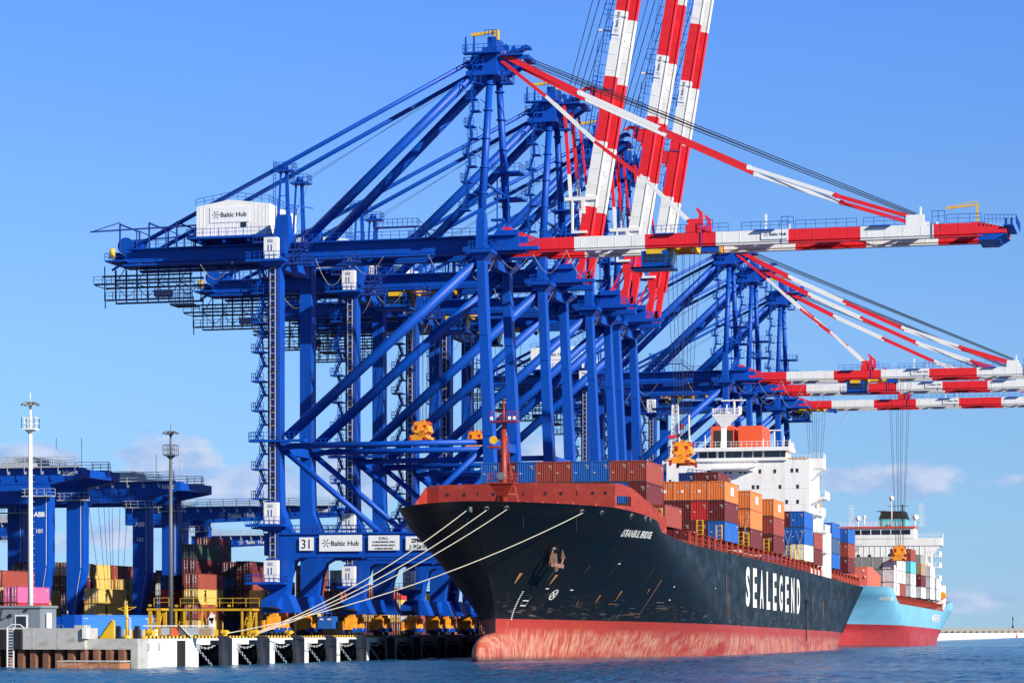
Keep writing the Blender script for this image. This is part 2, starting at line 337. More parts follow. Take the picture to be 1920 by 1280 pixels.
def girder(mb,y):
    mb.prism([(-62.0,58.4),(3.3,58.2),(3.3,60.2),(-3,60.4),(-30,60.5),(-59.5,60.5),(-61.8,59.6)],'y',y-.6,y+.6)
    mb.box(-62,3.3,y-.85,y+.85,57.85,58.15)
    for k in range(24): mb.box(-60+2.6*k,-59.92+2.6*k,y-.64,y-.6,58.5,60.4)
def girder_walk(mb):
    for y in (GN-1.3,GF+1.3):
        mb.box(-61,2,y-.5,y+.5,60.3,60.45)
    mb.rail([(-61,GN-1.8,60.45),(-50,GN-1.8,60.45)],1.1,1.4,.07); mb.rail([(-33,GN-1.8,60.45),(-1,GN-1.8,60.45)],1.1,1.4,.07)
    mb.rail([(-61,GF+1.8,60.45),(-1,GF+1.8,60.45)],1.1,1.6,.07)
    for x in (-63.5,-56,-45,-28,-20,-10,0): mb.box(x-.4,x+.4,GN+.6,GF-.6,58.8,60.2)
    # rear platform and its posts
    mb.deck(-64.6,-61,GN-1.5,GF+1.5,58.8,rail='xyY'); mb.beam((-62,GN,58.5),(-64,GN,57.4),.3)
    # hinge platform on the waterside
    mb.deck(-2.8,5.5,GN-2.2,GN-1.2,58.5,rail='y',t=.5); mb.box(-1.2,2.2,GN-1.2,GN-.6,58.6,61.2)
def rear_frames(mb):
    for x in (-62.5,-57.6,-53.0):
        for y in (GN-.4,GF+.4):
            mb.beam((x,y,60.4),(x,y,64.6),.22); mb.beam((x,y,64.6),(x+2.8,y,63.3),.16); mb.beam((x+2.8,y,63.3),(x+2.8,y,60.4),.14)
        mb.beam((x,GN-.4,64.5),(x,GF+.4,64.5),.2)
    mb.beam((-67.5,GN-.4,63.5),(-49,GN-.4,63.9),.22); mb.beam((-65.5,GF,63.0),(-49,GF,63.6),.22); mb.beam((-67.3,GN-.4,63.5),(-62.5,GN-.4,64.8),.12)
def drum(mb):
    mb.tube((-61.6,GN-.2,61.1),(-61.6,GF,61.1),1.0,n=16); mb.tube((-61.6,GN-.3,61.1),(-61.6,GN-.2,61.1),1.35,n=16); mb.box(-60.3,-58.6,GN-.2,GN+1.4,60.5,61.8)
    mb.tube((-63.6,GN-.8,59.2),(-63.6,GN-.8,60.6),.45,n=10,m=1)
def machine_house(mb):
    x0,x1,y0,y1=-48.9,-37.0,1.4,14.2
    mb.prism([(x0,61.6),(x1,61.6),(x1,66.5),((x0+x1)/2-.5,67.3),(x0,66.4)],'y',y0,y1)
    for k in range(1,20): mb.box(x0+k*.6,x0+k*.6+.05,y0-.03,y0,61.7,66.3)
    for k in range(1,12): mb.box(x1,x1+.03,y0+k*1.05,y0+k*1.05+.06,61.7,66.3)
def house_deck(mb):
    x0,x1,y0,y1=-50,-35.4,-.1,15.2
    mb.box(x0,x1,y0,y1,61.2,61.55); mb.rail([(x0,y1,61.55),(x0,y0,61.55),(x1,y0,61.55),(x1,y1,61.55)],1.15,1.3,.07)
    for x in (-48,-44,-40,-37): mb.box(x-.2,x+.2,y0+.3,y1-.3,60.6,61.2)
    for (a,b) in (((-49,1.4,66.45),(-43.4,1.4,67.35)),((-43.4,1.4,67.35),(-37,1.4,66.6)),((-37,1.4,66.6),(-37,14.2,66.6)),((-49,14.2,66.5),(-37,14.2,66.6))): mb.rail([a,b],1.1,1.3,.07)
def house_fit(mb):
    mb.box(-41.6,-40.7,1.32,1.38,63.0,64.1,0)
def catwalk(mb):
    # two hung galleries under the rear end of the girders
    x0,x1=-67.4,-51.0
    for y in (5.0,10.0):
        mb.box(x0,x1,y-.45,y+.45,55.3,55.5); mb.rail([(x0,y-.45,55.5),(x1,y-.45,55.5)],1.1,1.5,.07)
        mb.beam((-66,y,56.6),(x1,y,56.6),.3,.25)
    for x in (-67.4,-64,-60.4,-56.8,-53): mb.box(x,x+.15,5,10,55.2,55.3)
    for y in (5.4,9.6): mb.box(-65.6,x1,y-.4,y+.4,52.8,53.0)
    mb.rail([(-65.6,5.0,53.0),(x1,5.0,53.0)],1.1,1.2,.09)
    for i in range(9):
        x=-65.8+i*1.8
        for y in (5.2,9.8): mb.beam((x,y,52.8),(x,y,58.2),.14)
        if i%2: mb.beam((x,5.2,55.4),(x+1.8,5.2,58),.1)
    mb.beam((-65.7,5.2,52.8),(-65.7,5.2,51.6),.14)
    for i in range(4): mb.line([(-64+i*3.4+t*.34, 6, 55.2-1.7*math.sin(math.pi*t/10)) for t in range(0,11,2)],.06)
    for z in (52.0,52.8,53.8): mb.rail([(-54.4,4.6,z),(-50.9,4.6,z)],.8,.7,.09)
    mb.box(-54.6,-50.9,4.6,8,51.7,52.0); mb.box(-57.2,-54.6,4.4,6,53.2,54.2)
def pole(mb,y0,y1):
    s=1 if y1>y0 else -1
    mb.hexa([(-3.5,y0-1,57.4),(-2.2,y0-1,57.4),(-2.2,y0+1,57.4),(-3.5,y0+1,57.4),(-3.4,y0-.9,62.3),(-2.1,y0-.9,62.3),(-2.1,y0+.9,62.3),(-3.4,y0+.9,62.3)])
    mb.hexa([(-3.4,y0-.9,62.3),(-2.1,y0-.9,62.3),(-2.1,y0+.9,62.3),(-3.4,y0+.9,62.3),(-3.15,y0-.45,64.5),(-2.35,y0-.45,64.5),(-2.35,y0+.45,64.5),(-3.15,y0+.45,64.5)])
    mb.tube((-2.75,y0,64),(-2.75,y1,86),.62,.5,n=14)
    for z in (66.5,70.5,75,79.5,83.6):
        t=(z-64)/22; y=y0+(y1-y0)*t; mb.tube((-2.75,y,z-.1),(-2.75,y,z+.1),.75,n=14)
def node_deck(mb,y):
    mb.box(-4.4,-.9,y-1.9,y+1.9,57.3,57.8); mb.rail([(-4.4,y-1.9,57.8),(-.9,y-1.9,57.8),(-.9,y+1.9,57.8)],1.15,.7,.08); mb.rail([(-4.4,y-1.9,57.8),(-4.4,y+1.9,57.8)],1.15,.9,.08)
    mb.hexa([(-3.6,y-1.1,56.3),(-2.1,y-1.1,56.3),(-2.1,y+1.1,56.3),(-3.6,y+1.1,56.3),(-4.3,y-1.8,57.3),(-1,y-1.8,57.3),(-1,y+1.8,57.3),(-4.3,y+1.8,57.3)])
CROSS=[('c1',lambda mb:mb.box(-3.55,-2.15,1.0,14.0,56.0,57.9)),('c2',lambda mb:mb.box(-35.9,-34.5,1.0,14.0,56.2,58.0)),('c3',lambda mb:mb.box(-35.9,-34.6,1,14,28.0,29.3)),('c4',lambda mb:mb.box(-2.4,-1.0,1,14,28.2,29.5)),('c5',lambda mb:mb.box(-35.9,-34.4,.9,14,12.6,15.2)),('c6',lambda mb:mb.box(-1.2,.3,.9,14,12.6,15.2)),
 ('c7',lambda mb:mb.beam((-2.8,1,57.9),(-2.8,14,64.0),.5)),('c8',lambda mb:mb.beam((-2.75,1.4,68.2),(-2.75,13.6,68.2),.35)),('c9',lambda mb:mb.beam((-35.2,1,58),(-35.2,14,62),.4))]
def clutter(mb,k):
    # cable platforms, stairs and boxes round the rear leg head and along the girder
    if k==0:
        mb.deck(-33.6,-29.5,-.9,.4,56.9,rail='xXyY',step=.7)
        for k in range(9): mb.box(-33.2+k*.42,-32.8+k*.42,-.6,.2,56.9+k*.36,56.98+k*.36)
        for dy in (-.6,.2): mb.beam((-33.2,dy,57.9),(-29.4,dy,61.2),.07); mb.beam((-33.2,dy,56.9),(-29.4,dy,60.2),.1)
    elif k==1: mb.deck(-34.0,-31.0,.5,2.4,59.2,rail='Xy',step=.7)
    elif k==2: mb.deck(-39.0,-36.4,-.6,1.2,60.4,rail='xy',step=.7)
    elif k==3:
        mb.deck(-20.5,-13.5,GN-1.8,GN-.7,62.3,rail='xXy',step=.8,t=.15)
        for x in (-20,-14): mb.beam((x,GN-1.3,60.4),(x,GN-1.3,62.3),.14)
        for k in range(8): mb.box(-13.4+k*.3,-13.1+k*.3,GN-1.7,GN-.9,62.2-k*.24,62.26-k*.24)
        for y in (GN-1.7,GN-.9): mb.beam((-13.5,y,62.2),(-10.9,y,60.2),.07); mb.beam((-13.5,y,63.2),(-10.8,y,61.3),.07)
    else:
        mb.deck(-25.2,-22.8,GN-1.9,GN-.6,57.2,rail='xXy',step=.6,t=.15); mb.beam((-24,GN-.7,57.2),(-24,GN-.7,58.4),.2)
def head(mb):
    mb.box(-3.9,-1.6,4.2,10.8,85.2,89.2); mb.box(-6.2,-1.2,3.4,11.6,84.9,85.6); mb.hexa([(-6.2,4.4,85.6),(-3.9,4.4,85.6),(-3.9,10.6,85.6),(-6.2,10.6,85.6),(-5.6,4.6,88.3),(-3.9,4.6,88.8),(-3.9,10.4,88.8),(-5.6,10.4,88.3)])
    mb.box(-3.3,-1.9,5.2,9.8,89.2,91.0)
    mb.prism([(-1.6,87.9),(2.2,88.1),(2.2,87.5),(.6,86.4),(-1.6,85.2)],'y',5.0,5.5); mb.prism([(-1.6,87.9),(2.2,88.1),(2.2,87.5),(.6,86.4),(-1.6,85.2)],'y',9.5,10.0)
    mb.box(2.2,3.2,5.2,9.8,87.4,88.0)
    mb.prism([(1.2,89.4),(2.3,89.9),(3.0,89.6),(3.0,89.2),(2.2,89.3),(1.3,88.9),(-.8,88.6),(-.8,89.0)],'y',6.8,8.2)
    mb.deck(-6.6,-.9,3.0,4.2,88.4,rail='xyX',step=.8); mb.deck(-6.6,-3.6,3.6,11.4,86.6,rail='xy',step=.9); mb.deck(-1,2.4,4.2,5.0,88.1,rail='yX',step=.7)
    mb.rail([(-3.6,4.6,90.9),(-1.7,4.6,90.9)],1.0,.6,.08); mb.deck(-.8,1.0,3.6,5,83.7,rail='yxX',step=.8)
    for z in (86.6,88.4): mb.beam((-5.6,3.2,z-2),(-3.9,3.2,z),.12)
    for k in range(7): mb.box(-5.3+k*.25,-5.0+k*.25,3.1,4.0,86.6+k*.26,86.66+k*.26)
    for x in (-6.3,-5.0): mb.box(x-.12,x+.12,3.6,3.9,88.4,90.8)
    mb.tube((-.3,4.8,89.2),(-.3,5.4,89.2),.45,n=12); mb.tube((.9,4.8,88.9),(.9,5.4,88.9),.4,n=12)
def jib_top(mb):
    mb.beam((-6.0,6,91.6),(-1.9,6,91.9),.35,.45); mb.box(-2.4,-1.7,5.6,6.4,90.6,92.1)
def mast_platforms(mb):
    for z in (67.6,71.5):
        t=(z-64)/22; y=SPN-5*t
        mb.deck(-4.0,.4,y-2.6,y+1.2,z,rail='xXy',step=.9)
    for x in (-3.4,-1.6): mb.beam((x,11.5,58),(x,11.5,71),.18)
    mb.box(-4,-2,9.8,11,63.8,64.1)
def small_mast(mb):
    for y,x,zt in ((4.6,-35.6,72.4),(9.2,-34.7,71.2)):
        for dx,dy in ((-.45,-.4),(.55,-.4),(0,.6)): mb.beam((x+dx*2,y+dy*2,61.5),(x+dx,y+dy,zt),.28)
        mb.deck(x-1.3,x+1.6,y-1.1,y+1.1,zt-.4,rail='xXyY',step=.8); mb.tube((x-.4,y,zt),(x+.4,y,zt),.5,n=12)
    for z in (64,66,68,70): mb.beam((-36.2,4,z),(-34.8,4,z),.12)
    for x in (-37.1,-36.7): mb.beam((x,3.6,66.5),(x,3.6,73.4),.08)
    for k in range(12): mb.beam((-37.1,3.6,66.6+k*.5),(-36.7,3.6,66.6+k*.5),.06)
    mb.beam((-34.9,5,66.7),(-32.5,9,66.7),.15)
def hoistway(mb):
    for x in (-35.75,-34.95): mb.box(x-.05,x+.05,-1.75,-1.6,8,57,0)
    for k in range(48):
        z=9+k*1.0; mb.box(-35.75,-34.95,-1.72,-1.62,z,z+.1,0)
        if k%2: mb.box(-35.6,-35.05,-1.78,-1.5,z+.15,z+.5,1); mb.box(-36.25,-34.55,-1.45,-1.25,z+.2,z+.34,1)
    mb.box(-36.1,-34.5,-1.45,-1.35,8,57,2)
def lift_cabin(mb,z):
    x0,x1=-36.35,-34.2
    mb.box(x0,x1,-2.9,-1.8,z,z+3.3,0)
    for x in (-35.7,-35.2): mb.box(x,x+.16,-2.93,-2.9,z+1.2,z+2.2,2)
    for k in range(4): mb.box(-35.8,-34.9,-2.92,-2.9,z+2.5+.14*k,z+2.56+.14*k,2)
    mb.box(x0+.3,x1-.4,-2.8,-1.9,z+3.3,z+3.6,2)
def lift_deck(mb,z):
    mb.deck(-39.2,-33.0,-3.4,-1.4,z,rail='xXy',step=.8,t=.35); mb.hexa([(-36.4,-2.6,z-1.1),(-34.4,-2.6,z-1.1),(-34.4,-1.3,z-1.1),(-36.4,-1.3,z-1.1),(-37.4,-3.3,z-.35),(-33.6,-3.3,z-.35),(-33.6,-1.3,z-.35),(-37.4,-1.3,z-.35)])
def trolley(mb):
    mb.box(-5,5.5,GN+.7,GN+1.1,57.9,58.6,0); mb.box(-5,5.5,GF-1.1,GF-.7,57.9,58.6,0)
    for x in (-4.6,-1.5,1.8,5.1): mb.box(x-.35,x+.35,GN+.3,GF-.3,57.6,58.2,0)
    for x in (-4,4.6):
        for y in (GN,GF): mb.tube((x,y-.3,57.5),(x,y+.3,57.5),.35,n=12,m=1)
    mb.box(3.4,6.0,GN-.4,GN+.8,56.9,57.7,1); mb.box(-4.8,-2.5,GN-.6,GN+.3,56.9,57.6,0)
def cab(mb):
    mb.box(-5.6,-1.6,GN-.4,GN+2.4,54.9,57.4,0); mb.hexa([(-1.6,GN-.4,54.9),(-1.1,GN-.4,55.3),(-1.1,GN+2.4,55.3),(-1.6,GN+2.4,54.9),(-1.6,GN-.4,57.4),(-.7,GN-.4,57.2),(-.7,GN+2.4,57.2),(-1.6,GN+2.4,57.4)],1)
    mb.box(-5.2,-1.9,GN-.44,GN-.4,55.6,56.8,1); mb.deck(-7,-.9,GN-1.4,GN-.4,54.9,rail='xXy',step=.9); mb.box(-7,-.6,GN-1.4,GN+2.6,54.6,54.9,0)
def spreader_mb(mb):
    # end-on view: head block with lobed sheave guards above a telescopic frame, 12 m long
    mb.box(-1.1,1.1,-1.9,1.9,1.5,2.0,0)
    mb.prism([(-1.5,1.7),(-1.15,3.1),(-.8,3.4),(.8,3.4),(1.15,3.1),(1.5,1.7)],'y',-1.4,1.4,0)
    for x in (-.95,0,.95): mb.tube((x,-1.2,3.1),(x,1.2,3.1),.42,n=14,m=1)
    mb.box(-1.2,1.2,-3.0,3.0,.5,.95,0); mb.box(-.75,.75,-2.2,2.2,.9,1.5,0)
    for y in (-3,3):
        mb.box(-1.3,1.3,y-.25,y+.25,.15,1.0,0)
        for x in (-1.25,1.25):
            mb.prism([(x-.28,.6),(x+.28,.6),(x+(.3 if x>0 else -.1),-.2),(x+(.1 if x>0 else -.3),-.2)],'y',y-.35,y+.35,2)
    for x in (-.8,.8): mb.tube((x,-1.9,1.2),(x,-1.4,1.9),.25,m=1)
    mb.box(-.5,.5,-1.8,-1.2,1.9,2.5,0); mb.beam((-1.1,-2.9,.9),(1.1,-2.9,1.7),.12,m=0); mb.box(.3,.9,-3.3,-2.9,.9,1.7,0)
    mb.tube((0,-.3,3.3),(0,.3,3.3),.5,n=14,m=0); mb.box(-1.0,-.5,-1.45,-1.4,2.3,2.8,2); mb.box(.5,1.0,-1.45,-1.4,2.3,2.8,2); mb.box(-1.35,1.35,-1.42,-1.38,2.0,2.1,2)
SPCOL=[M['orange'],mat('worn red guard',(.5,.06,.03),.5,.2),mat('flipper red',(.35,.02,.02),.5,.1)]
def make_spreader(x,y,z,label,rz=0,group='container spreaders hanging from the gantry cranes'):
    o=empty('spreader',label,'spreader',(x,y,z),rz,group)
    part('spreader_frame','spr',spreader_mb,SPCOL,o); part('headblock','sprh',lambda mb:mb.box(-1.0,1.0,-.9,.9,2.0,2.3,0).box(-.3,.3,-1.0,-.9,2.3,3.0,1),[M['yellow'],M['dark']],o)
    return o
def make_crane(yn,num,raised,tx,label,sp_z=None,sp_label=None,rope_dx=0):
    o=empty('ship_to_shore_crane',label,'crane',(XW,yn,ZG),0,'blue ship-to-shore cranes along the quay')
    P=lambda name,key,fn,m=BL,loc=(0,0,0),rot=(0,0,0),par=None: part(name,key,fn,m,par or o,loc,rot)
    for y in (0,SPN):
        P('leg',('ll'),lambda mb:crane_leg_land(mb,0),loc=(0,y,0)); P('leg','lw',lambda mb:crane_leg_water(mb,0),loc=(0,y,0))
        P('lower_leg','lol',lambda mb:lower_leg(mb,-35.1,1,0),loc=(0,y,0)); P('lower_leg','low',lambda mb:lower_leg(mb,-.2,-1,0),loc=(0,y,0))
        b=P('portal_beam','pb',lambda mb:portal_beam(mb,0),loc=(0,y,0))
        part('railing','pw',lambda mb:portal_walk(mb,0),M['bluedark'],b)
        P('diagonal_brace','d1',lambda mb:mb.tube((-33.6,0,30.4),(-3.0,0,56.6),.78,n=16),loc=(0,y,0))
        P('horizontal_brace','h1',lambda mb:mb.tube((-34.4,0,29.0),(-1.9,0,29.1),.45,n=14).hexa([(-34.5,-.5,28.1),(-32.6,-.3,28.6),(-32.6,.3,28.6),(-34.5,.5,28.1),(-34.5,-.5,30.0),(-32.6,-.3,29.4),(-32.6,.3,29.4),(-34.5,.5,30.0)]) ,loc=(0,y,0))
        P('lower_brace','v1',lambda mb:mb.tube((-34.3,0,28.6),(-18.6,0,15.6),.45,n=14),loc=(0,y,0)); P('lower_brace','v2',lambda mb:mb.tube((-16.6,0,15.6),(-2.0,0,28.6),.45,n=14),loc=(0,y,0))
        P('node_platform','nd',lambda mb:node_deck(mb,0),loc=(0,y,0))
        P('landing_platform','lp',lambda mb:mb.deck(-39,-30,-2.4,-1.2,29.9,rail='xXy',step=.8,t=.35),loc=(0,y,0))
    for x in (-35.1,-.2):
        P('sill_beam',('sill',x),lambda mb:sill(mb,x))
        for y in (0,SPN):
            P('bogie','bog',bogie,[M['orange'],BL,M['dark']],(x,y,0))
    [P('cross_beam',k,f) for k,f in CROSS]; [P('service_platform',('clt',k),lambda mb:clutter(mb,k),M['bluedark']) for k in range(5)]
    for y in (GN,GF): P('girder','gird',lambda mb:girder(mb,0),loc=(0,y,0))
    P('girder_walkway','gw',girder_walk); P('rear_frame','rf',rear_frames,M['bluedark']); P('rope_drum','dr',drum,[BL,M['yellow']])
    h=P('machine_house','mh',machine_house,M['white']); part('window','mhw',house_fit,M['glass'],h); part('walkway','mhd',house_deck,BL,h)
    hub_sign(h,-46.7,-40.2,63.8,66.2,1.31)
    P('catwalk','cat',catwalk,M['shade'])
    P('mast_pole','mp0',lambda mb:pole(mb,0,5.0)); P('mast_pole','mp1',lambda mb:pole(mb,SPN,SPN-5.0))
    hd=P('mast_head','hd',head); part('service_jib','jt',jib_top,M['yellow'],hd)
    P('mast_platform','mpl',mast_platforms); P('rope_mast','sm',small_mast)
    for y,yt in ((GN,4.6),(GF,10.4)):
        P('backstay',('bs',y),lambda mb:mb.tube((-5.4,yt,87.4),(-61.2,y,60.4),.34,n=10),loc=(0,0,0))
        P('mast_strut',('st',y),lambda mb:mb.tube((-5.0,yt,85.6),(-31.6,y-.6 if y<7 else y+.6,61.0),.74,n=16))
    P('stair_tower','sta',lambda mb:zigzag(mb,-38.4,-36.7,-1.0,.8,16.6,57.0,4.3))
    P('stair_tower','stb',lambda mb:[zigzag(mb,-5.4,-4.2,y-1+.22*i*0,y+.6,64+i*4.35,64+(i+1)*4.35,4.35,n=1) for i,y in enumerate((-.2,.8,1.8,2.8,3.8))] and mb)
    P('hoistway','hw',hoistway,[M['galv'],M['dark'],M['bluedark']])
    for z in (57.3,17.0,8.2):
        d=P('landing_deck','ld',lambda mb:lift_deck(mb,0),loc=(0,0,z)); part('lift_cabin','lc',lambda mb:lift_cabin(mb,0),[M['white'],BL,M['bluedark']],o,(0,0,z))
    # boom, built about its hinge
    ang=-R(80.6) if raised else 0
    hl=(HX,0,HZ); BP=lambda name,key,fn,m: part(name,key,fn,m,o,hl,(0,ang,0))
    RW=[M['red'],M['white']]
    for y in (GN,GF): BP('boom_beam',('bb',y),lambda mb:boom_beam(mb,y),RW)
    BP('boom_ties','bt',boom_ties,RW); BP('boom_walkway','bw',boom_walk,BL); [BP('stay_bracket',('bg',y),lambda mb:boom_gate(mb,y),M['red']) for y in (GN,GF)]
    for x,y,hh in ((39.6,GN,2.2),(42.0,GF,1.7),(62.3,GN,2.4),(64,GF,1.2)): part('lamp_post',('lpst',hh),lambda mb:mb.box(-.14,.14,-.14,.14,0,hh),M['white'],o,*((lambda p:((p[0],p[1],p[2]),(0,ang,0)))(Vector(hl)+Matrix.Rotation(ang,3,'Y')@Vector((x-HX,y,60-HZ)))))
    [BP('tip_block',('tb',y),lambda mb:mb.box(60.2-HX,62.8-HX,y-.6,y+.6,59.7-HZ,61.2-HZ),M['white']) for y in (GN,GF)]
    BP('tip_jib','tj',lambda mb:mb.beam((70.4-HX,GN,60-HZ),(70.4-HX,GN,62.6-HZ),.3).beam((70.6-HX,GN,62.4-HZ),(66.0-HX,GN,62.0-HZ),.25).beam((70.4-HX,GN,62.9-HZ),(66.0-HX,GN,62.2-HZ),.12),M['yellow'])
    sg=BP('boom_sign','bsg',lambda mb:mb.box(39.0-HX,43.0-HX,GN-.74,GN-.68,58.4-HZ,59.8-HZ),M['panel'])
    mk=CACHE.get('bmk')
    if not mk:
        q=MB(); logo_mark(q,39.7-HX,59.1-HZ,.38,GN-.76); mk=CACHE['bmk']=q.mesh('emblem',[M['black']])
    link('emblem',mk,sg); t=text('Baltic Hub',.62,M['black'],sg,(40.2-HX,GN-.76,58.9-HZ),bold=.012); t.scale.x=2.55/max(v.co.x for v in t.data.vertices)
    if not raised:
        for y,yt in ((GN,5.0),(GF,10.0)):
            def fo(mb,y=y,yt=yt):
                pts=[(-.6,88.0),(11.2,81.7),(23.8,75.6),(37.0,69.3),(49.9,64.6),(62.0,60.6)]
                for i,(a,b) in enumerate(zip(pts,pts[1:])):
                    ya=yt+(y-yt)*i/5;yb=yt+(y-yt)*(i+1)/5
                    mb.beam((a[0],ya,a[1]),(b[0],yb,b[1]),.35,(.85 if i<1 else .7) if i<2 else .55,m=i%2)
                    mb.tube((a[0],ya-.25,a[1]),(a[0],ya+.25,a[1]),.4,n=12,m=i%2)
            P('forestay',('fo',y),fo,RW)
            def fi(mb,y=y,yt=yt):
                pts=[(-1.0,87.2),(6.0,81.4),(13.6,74.2),(20.6,68.8),(28.4,61.2)]
                for i,(a,b) in enumerate(zip(pts,pts[1:])):
                    mb.beam((a[0],yt+(y-yt)*i/4,a[1]),(b[0],yt+(y-yt)*(i+1)/4,b[1]),.3,.5,m=i%2)
            P('inner_forestay',('fi',y),fi,RW)
        P('hoist_ropes','ro',lambda mb:[mb.line([(2.6,y,87.8-dz),(61.5,y,61.8-dz*.3)],.07) for y,dz in ((6,0),(7,.5),(9,0),(9.6,.6))] and mb,M['rope'])
    else:
        for y,yt in ((GN,5.0),(GF,10.0)):
            P('folded_forestay',('ff',y),lambda mb:[bands(mb,(-.2,yt-.3,87.6),(1.4,y-.3,69.0),.5,.6,[.62],0),bands(mb,(.9,yt+.6,87.0),(2.6,y+.6,70.5),.35,.4,[.7],0)] and mb,RW)
            P('upper_forestay',('fu',y),lambda mb:bands(mb,(3.1,y-.2,66),(13.6,y-.2,131),.4,.45,[.16,.33,.49,.65,.82],0),RW)
        P('stay_yoke','sy',lambda mb:mb.box(.2,5.6,GN-.9,GN-.4,71.6,72.2).box(1.4,1.7,GN-.9,GN-.4,66.5,71.6).box(1.4,4,GN-.9,GN-.4,66.2,66.6).box(3.2,3.7,GN-.9,GN-.4,69.4,71.6),M['white'])
        P('boom_ladder','bl',lambda mb:[mb.beam((1.7+x,GN-.6,72),(1.7+x+4.3,GN-.6,98),.1) for x in (0,.8)] and [mb.beam((1.7+.165*(z-72),GN-.6,z),(2.5+.165*(z-72),GN-.6,z),.07) for z in [72+.8*k for k in range(32)]] and mb,M['bluedark'])
        P('hoist_ropes','ror',lambda mb:[mb.line([(1.0+dx,y,90),(13.5+dx*2.2,y,132)],.07) for y,dx in ((5,-.6),(6,0),(8,.5),(10,.9))] and mb,M['rope'])
    P('thin_ropes','trp',lambda mb:[mb.line([(-5.2,y,86.5),(-33,y+.5,70.5+k),(-36,y+.5,61.5)],.035,n=3) for y,k in ((6.5,0),(8.5,1.2))] and mb,M['rope'])
    # festoon loops of cable under the girders
    for k,x0 in enumerate([-49,-43.6,-30,-24.5,-12,-6.6,-1.2,4.2,9.6] if not raised else [-49,-43.6,-38,-32.6,-12,-6.6]):
        P('festoon_cable',('fe',k%3),lambda mb:mb.line([(t*.45,GN-1.0,57.9-(2.6+.8*(k%3))*math.sin(math.pi*t/12)) for t in range(0,13)],.045,n=3),M['cable'],(x0,0,0))
    P('trolley','tr',trolley,[M['yellow'],BL],(tx,0,0)); P('operator_cab','cb',cab,[BL,M['glass']],(tx,0,0))
    if sp_z is not None:
        mb=MB(); ZS=sp_z-ZG+3.6
        for dx,dy in ((-2.2,-2),(-.6,-2),(.6,-2),(2.2,-2),(-2.2,2),(-.6,2),(.6,2),(2.2,2)): mb.line([(tx+rope_dx+dx,7.5+dy*1.2,57.6),(tx+rope_dx+dx*.35,7.5+dy*.3,ZS)],.045,n=3)
        obj('load_ropes',mb,M['rope'],o)
        make_spreader(XW+tx+rope_dx,yn+7.5,sp_z,sp_label)
    # signs on the portal beam
    def board(x0,x1,z0,z1): return obj('sign',MB().box(x0,x1,-1.3,-1.24,z0,z1),M['panel'],o)
    b=board(-31.2,-28.9,13.0,15.0); text(num,2.0,M['black'],b,(-30.05,-1.33,13.32),align='CENTER',sx=.88)
    hub_sign(o,-28.0,-21.2,12.85,15.3,-1.31)
    b=board(-20.2,-15.3,12.95,15.2); text('S.W.L',.62,M['black'],b,(-17.75,-1.33,14.55),align='CENTER')
    for i,tx_ in enumerate(('65 UNDER SPREADER ( TWIN )','50 UNDER SPREADER ( SINGLE )','75 UNDER CARGO BEAM')): text(tx_,.36,M['black'],b,(-17.75,-1.33,14.1-i*.5),align='CENTER',sx=.72)
    b=board(-14.3,-9.2,12.95,15.0); text('ZPMC',.8,M['black'],b,(-13.4,-1.33,14.1),bold=.03); text('上海振华重工',.8,M['black'],b,(-13.9,-1.33,13.15),sx=.9)
    return o
CY={'c1':386.7,'c2':425.1,'c3':460.2,'c4':482.7,'c5':601.4,'c6':633.7,'c7':679.6}
make_crane(386.7,'31',False,26.5,'big blue gantry crane numbered 31, with its striped boom lowered over the black ship',28.4,'yellow and orange spreader hanging from crane 31 just above the blue and maroon containers')
make_crane(425.1,'32',True,-25.4,'blue gantry crane numbered 32 with raised red and white boom, next behind crane 31',35.4,'orange spreader hanging clear above the horizontal braces, first of three hanging behind crane 31')
make_crane(460.2,'33',True,-25.4,'blue gantry crane with raised striped boom, middle one of the three raised booms',36.3,'orange spreader half hidden behind the leg of crane 31, second under the girders')
make_crane(482.7,'34',True,-25.4,'blue gantry crane with raised striped boom, last of the three raised booms',37.0,'orange spreader behind the foremast of the black ship, third under the girders')
make_crane(601.4,'35',False,30,'first crane of the distant group, its lowered striped boom the topmost of three',19.4,'small orange spreader over the containers of the light blue ship',5.9)
make_crane(633.7,'36',False,-20,'middle crane of the distant group of three with lowered striped boom')
make_crane(679.6,'37',False,6,'last blue gantry crane of the row, its lowered striped boom the lowest of three',34,'distant orange spreader on ropes behind the white superstructure')
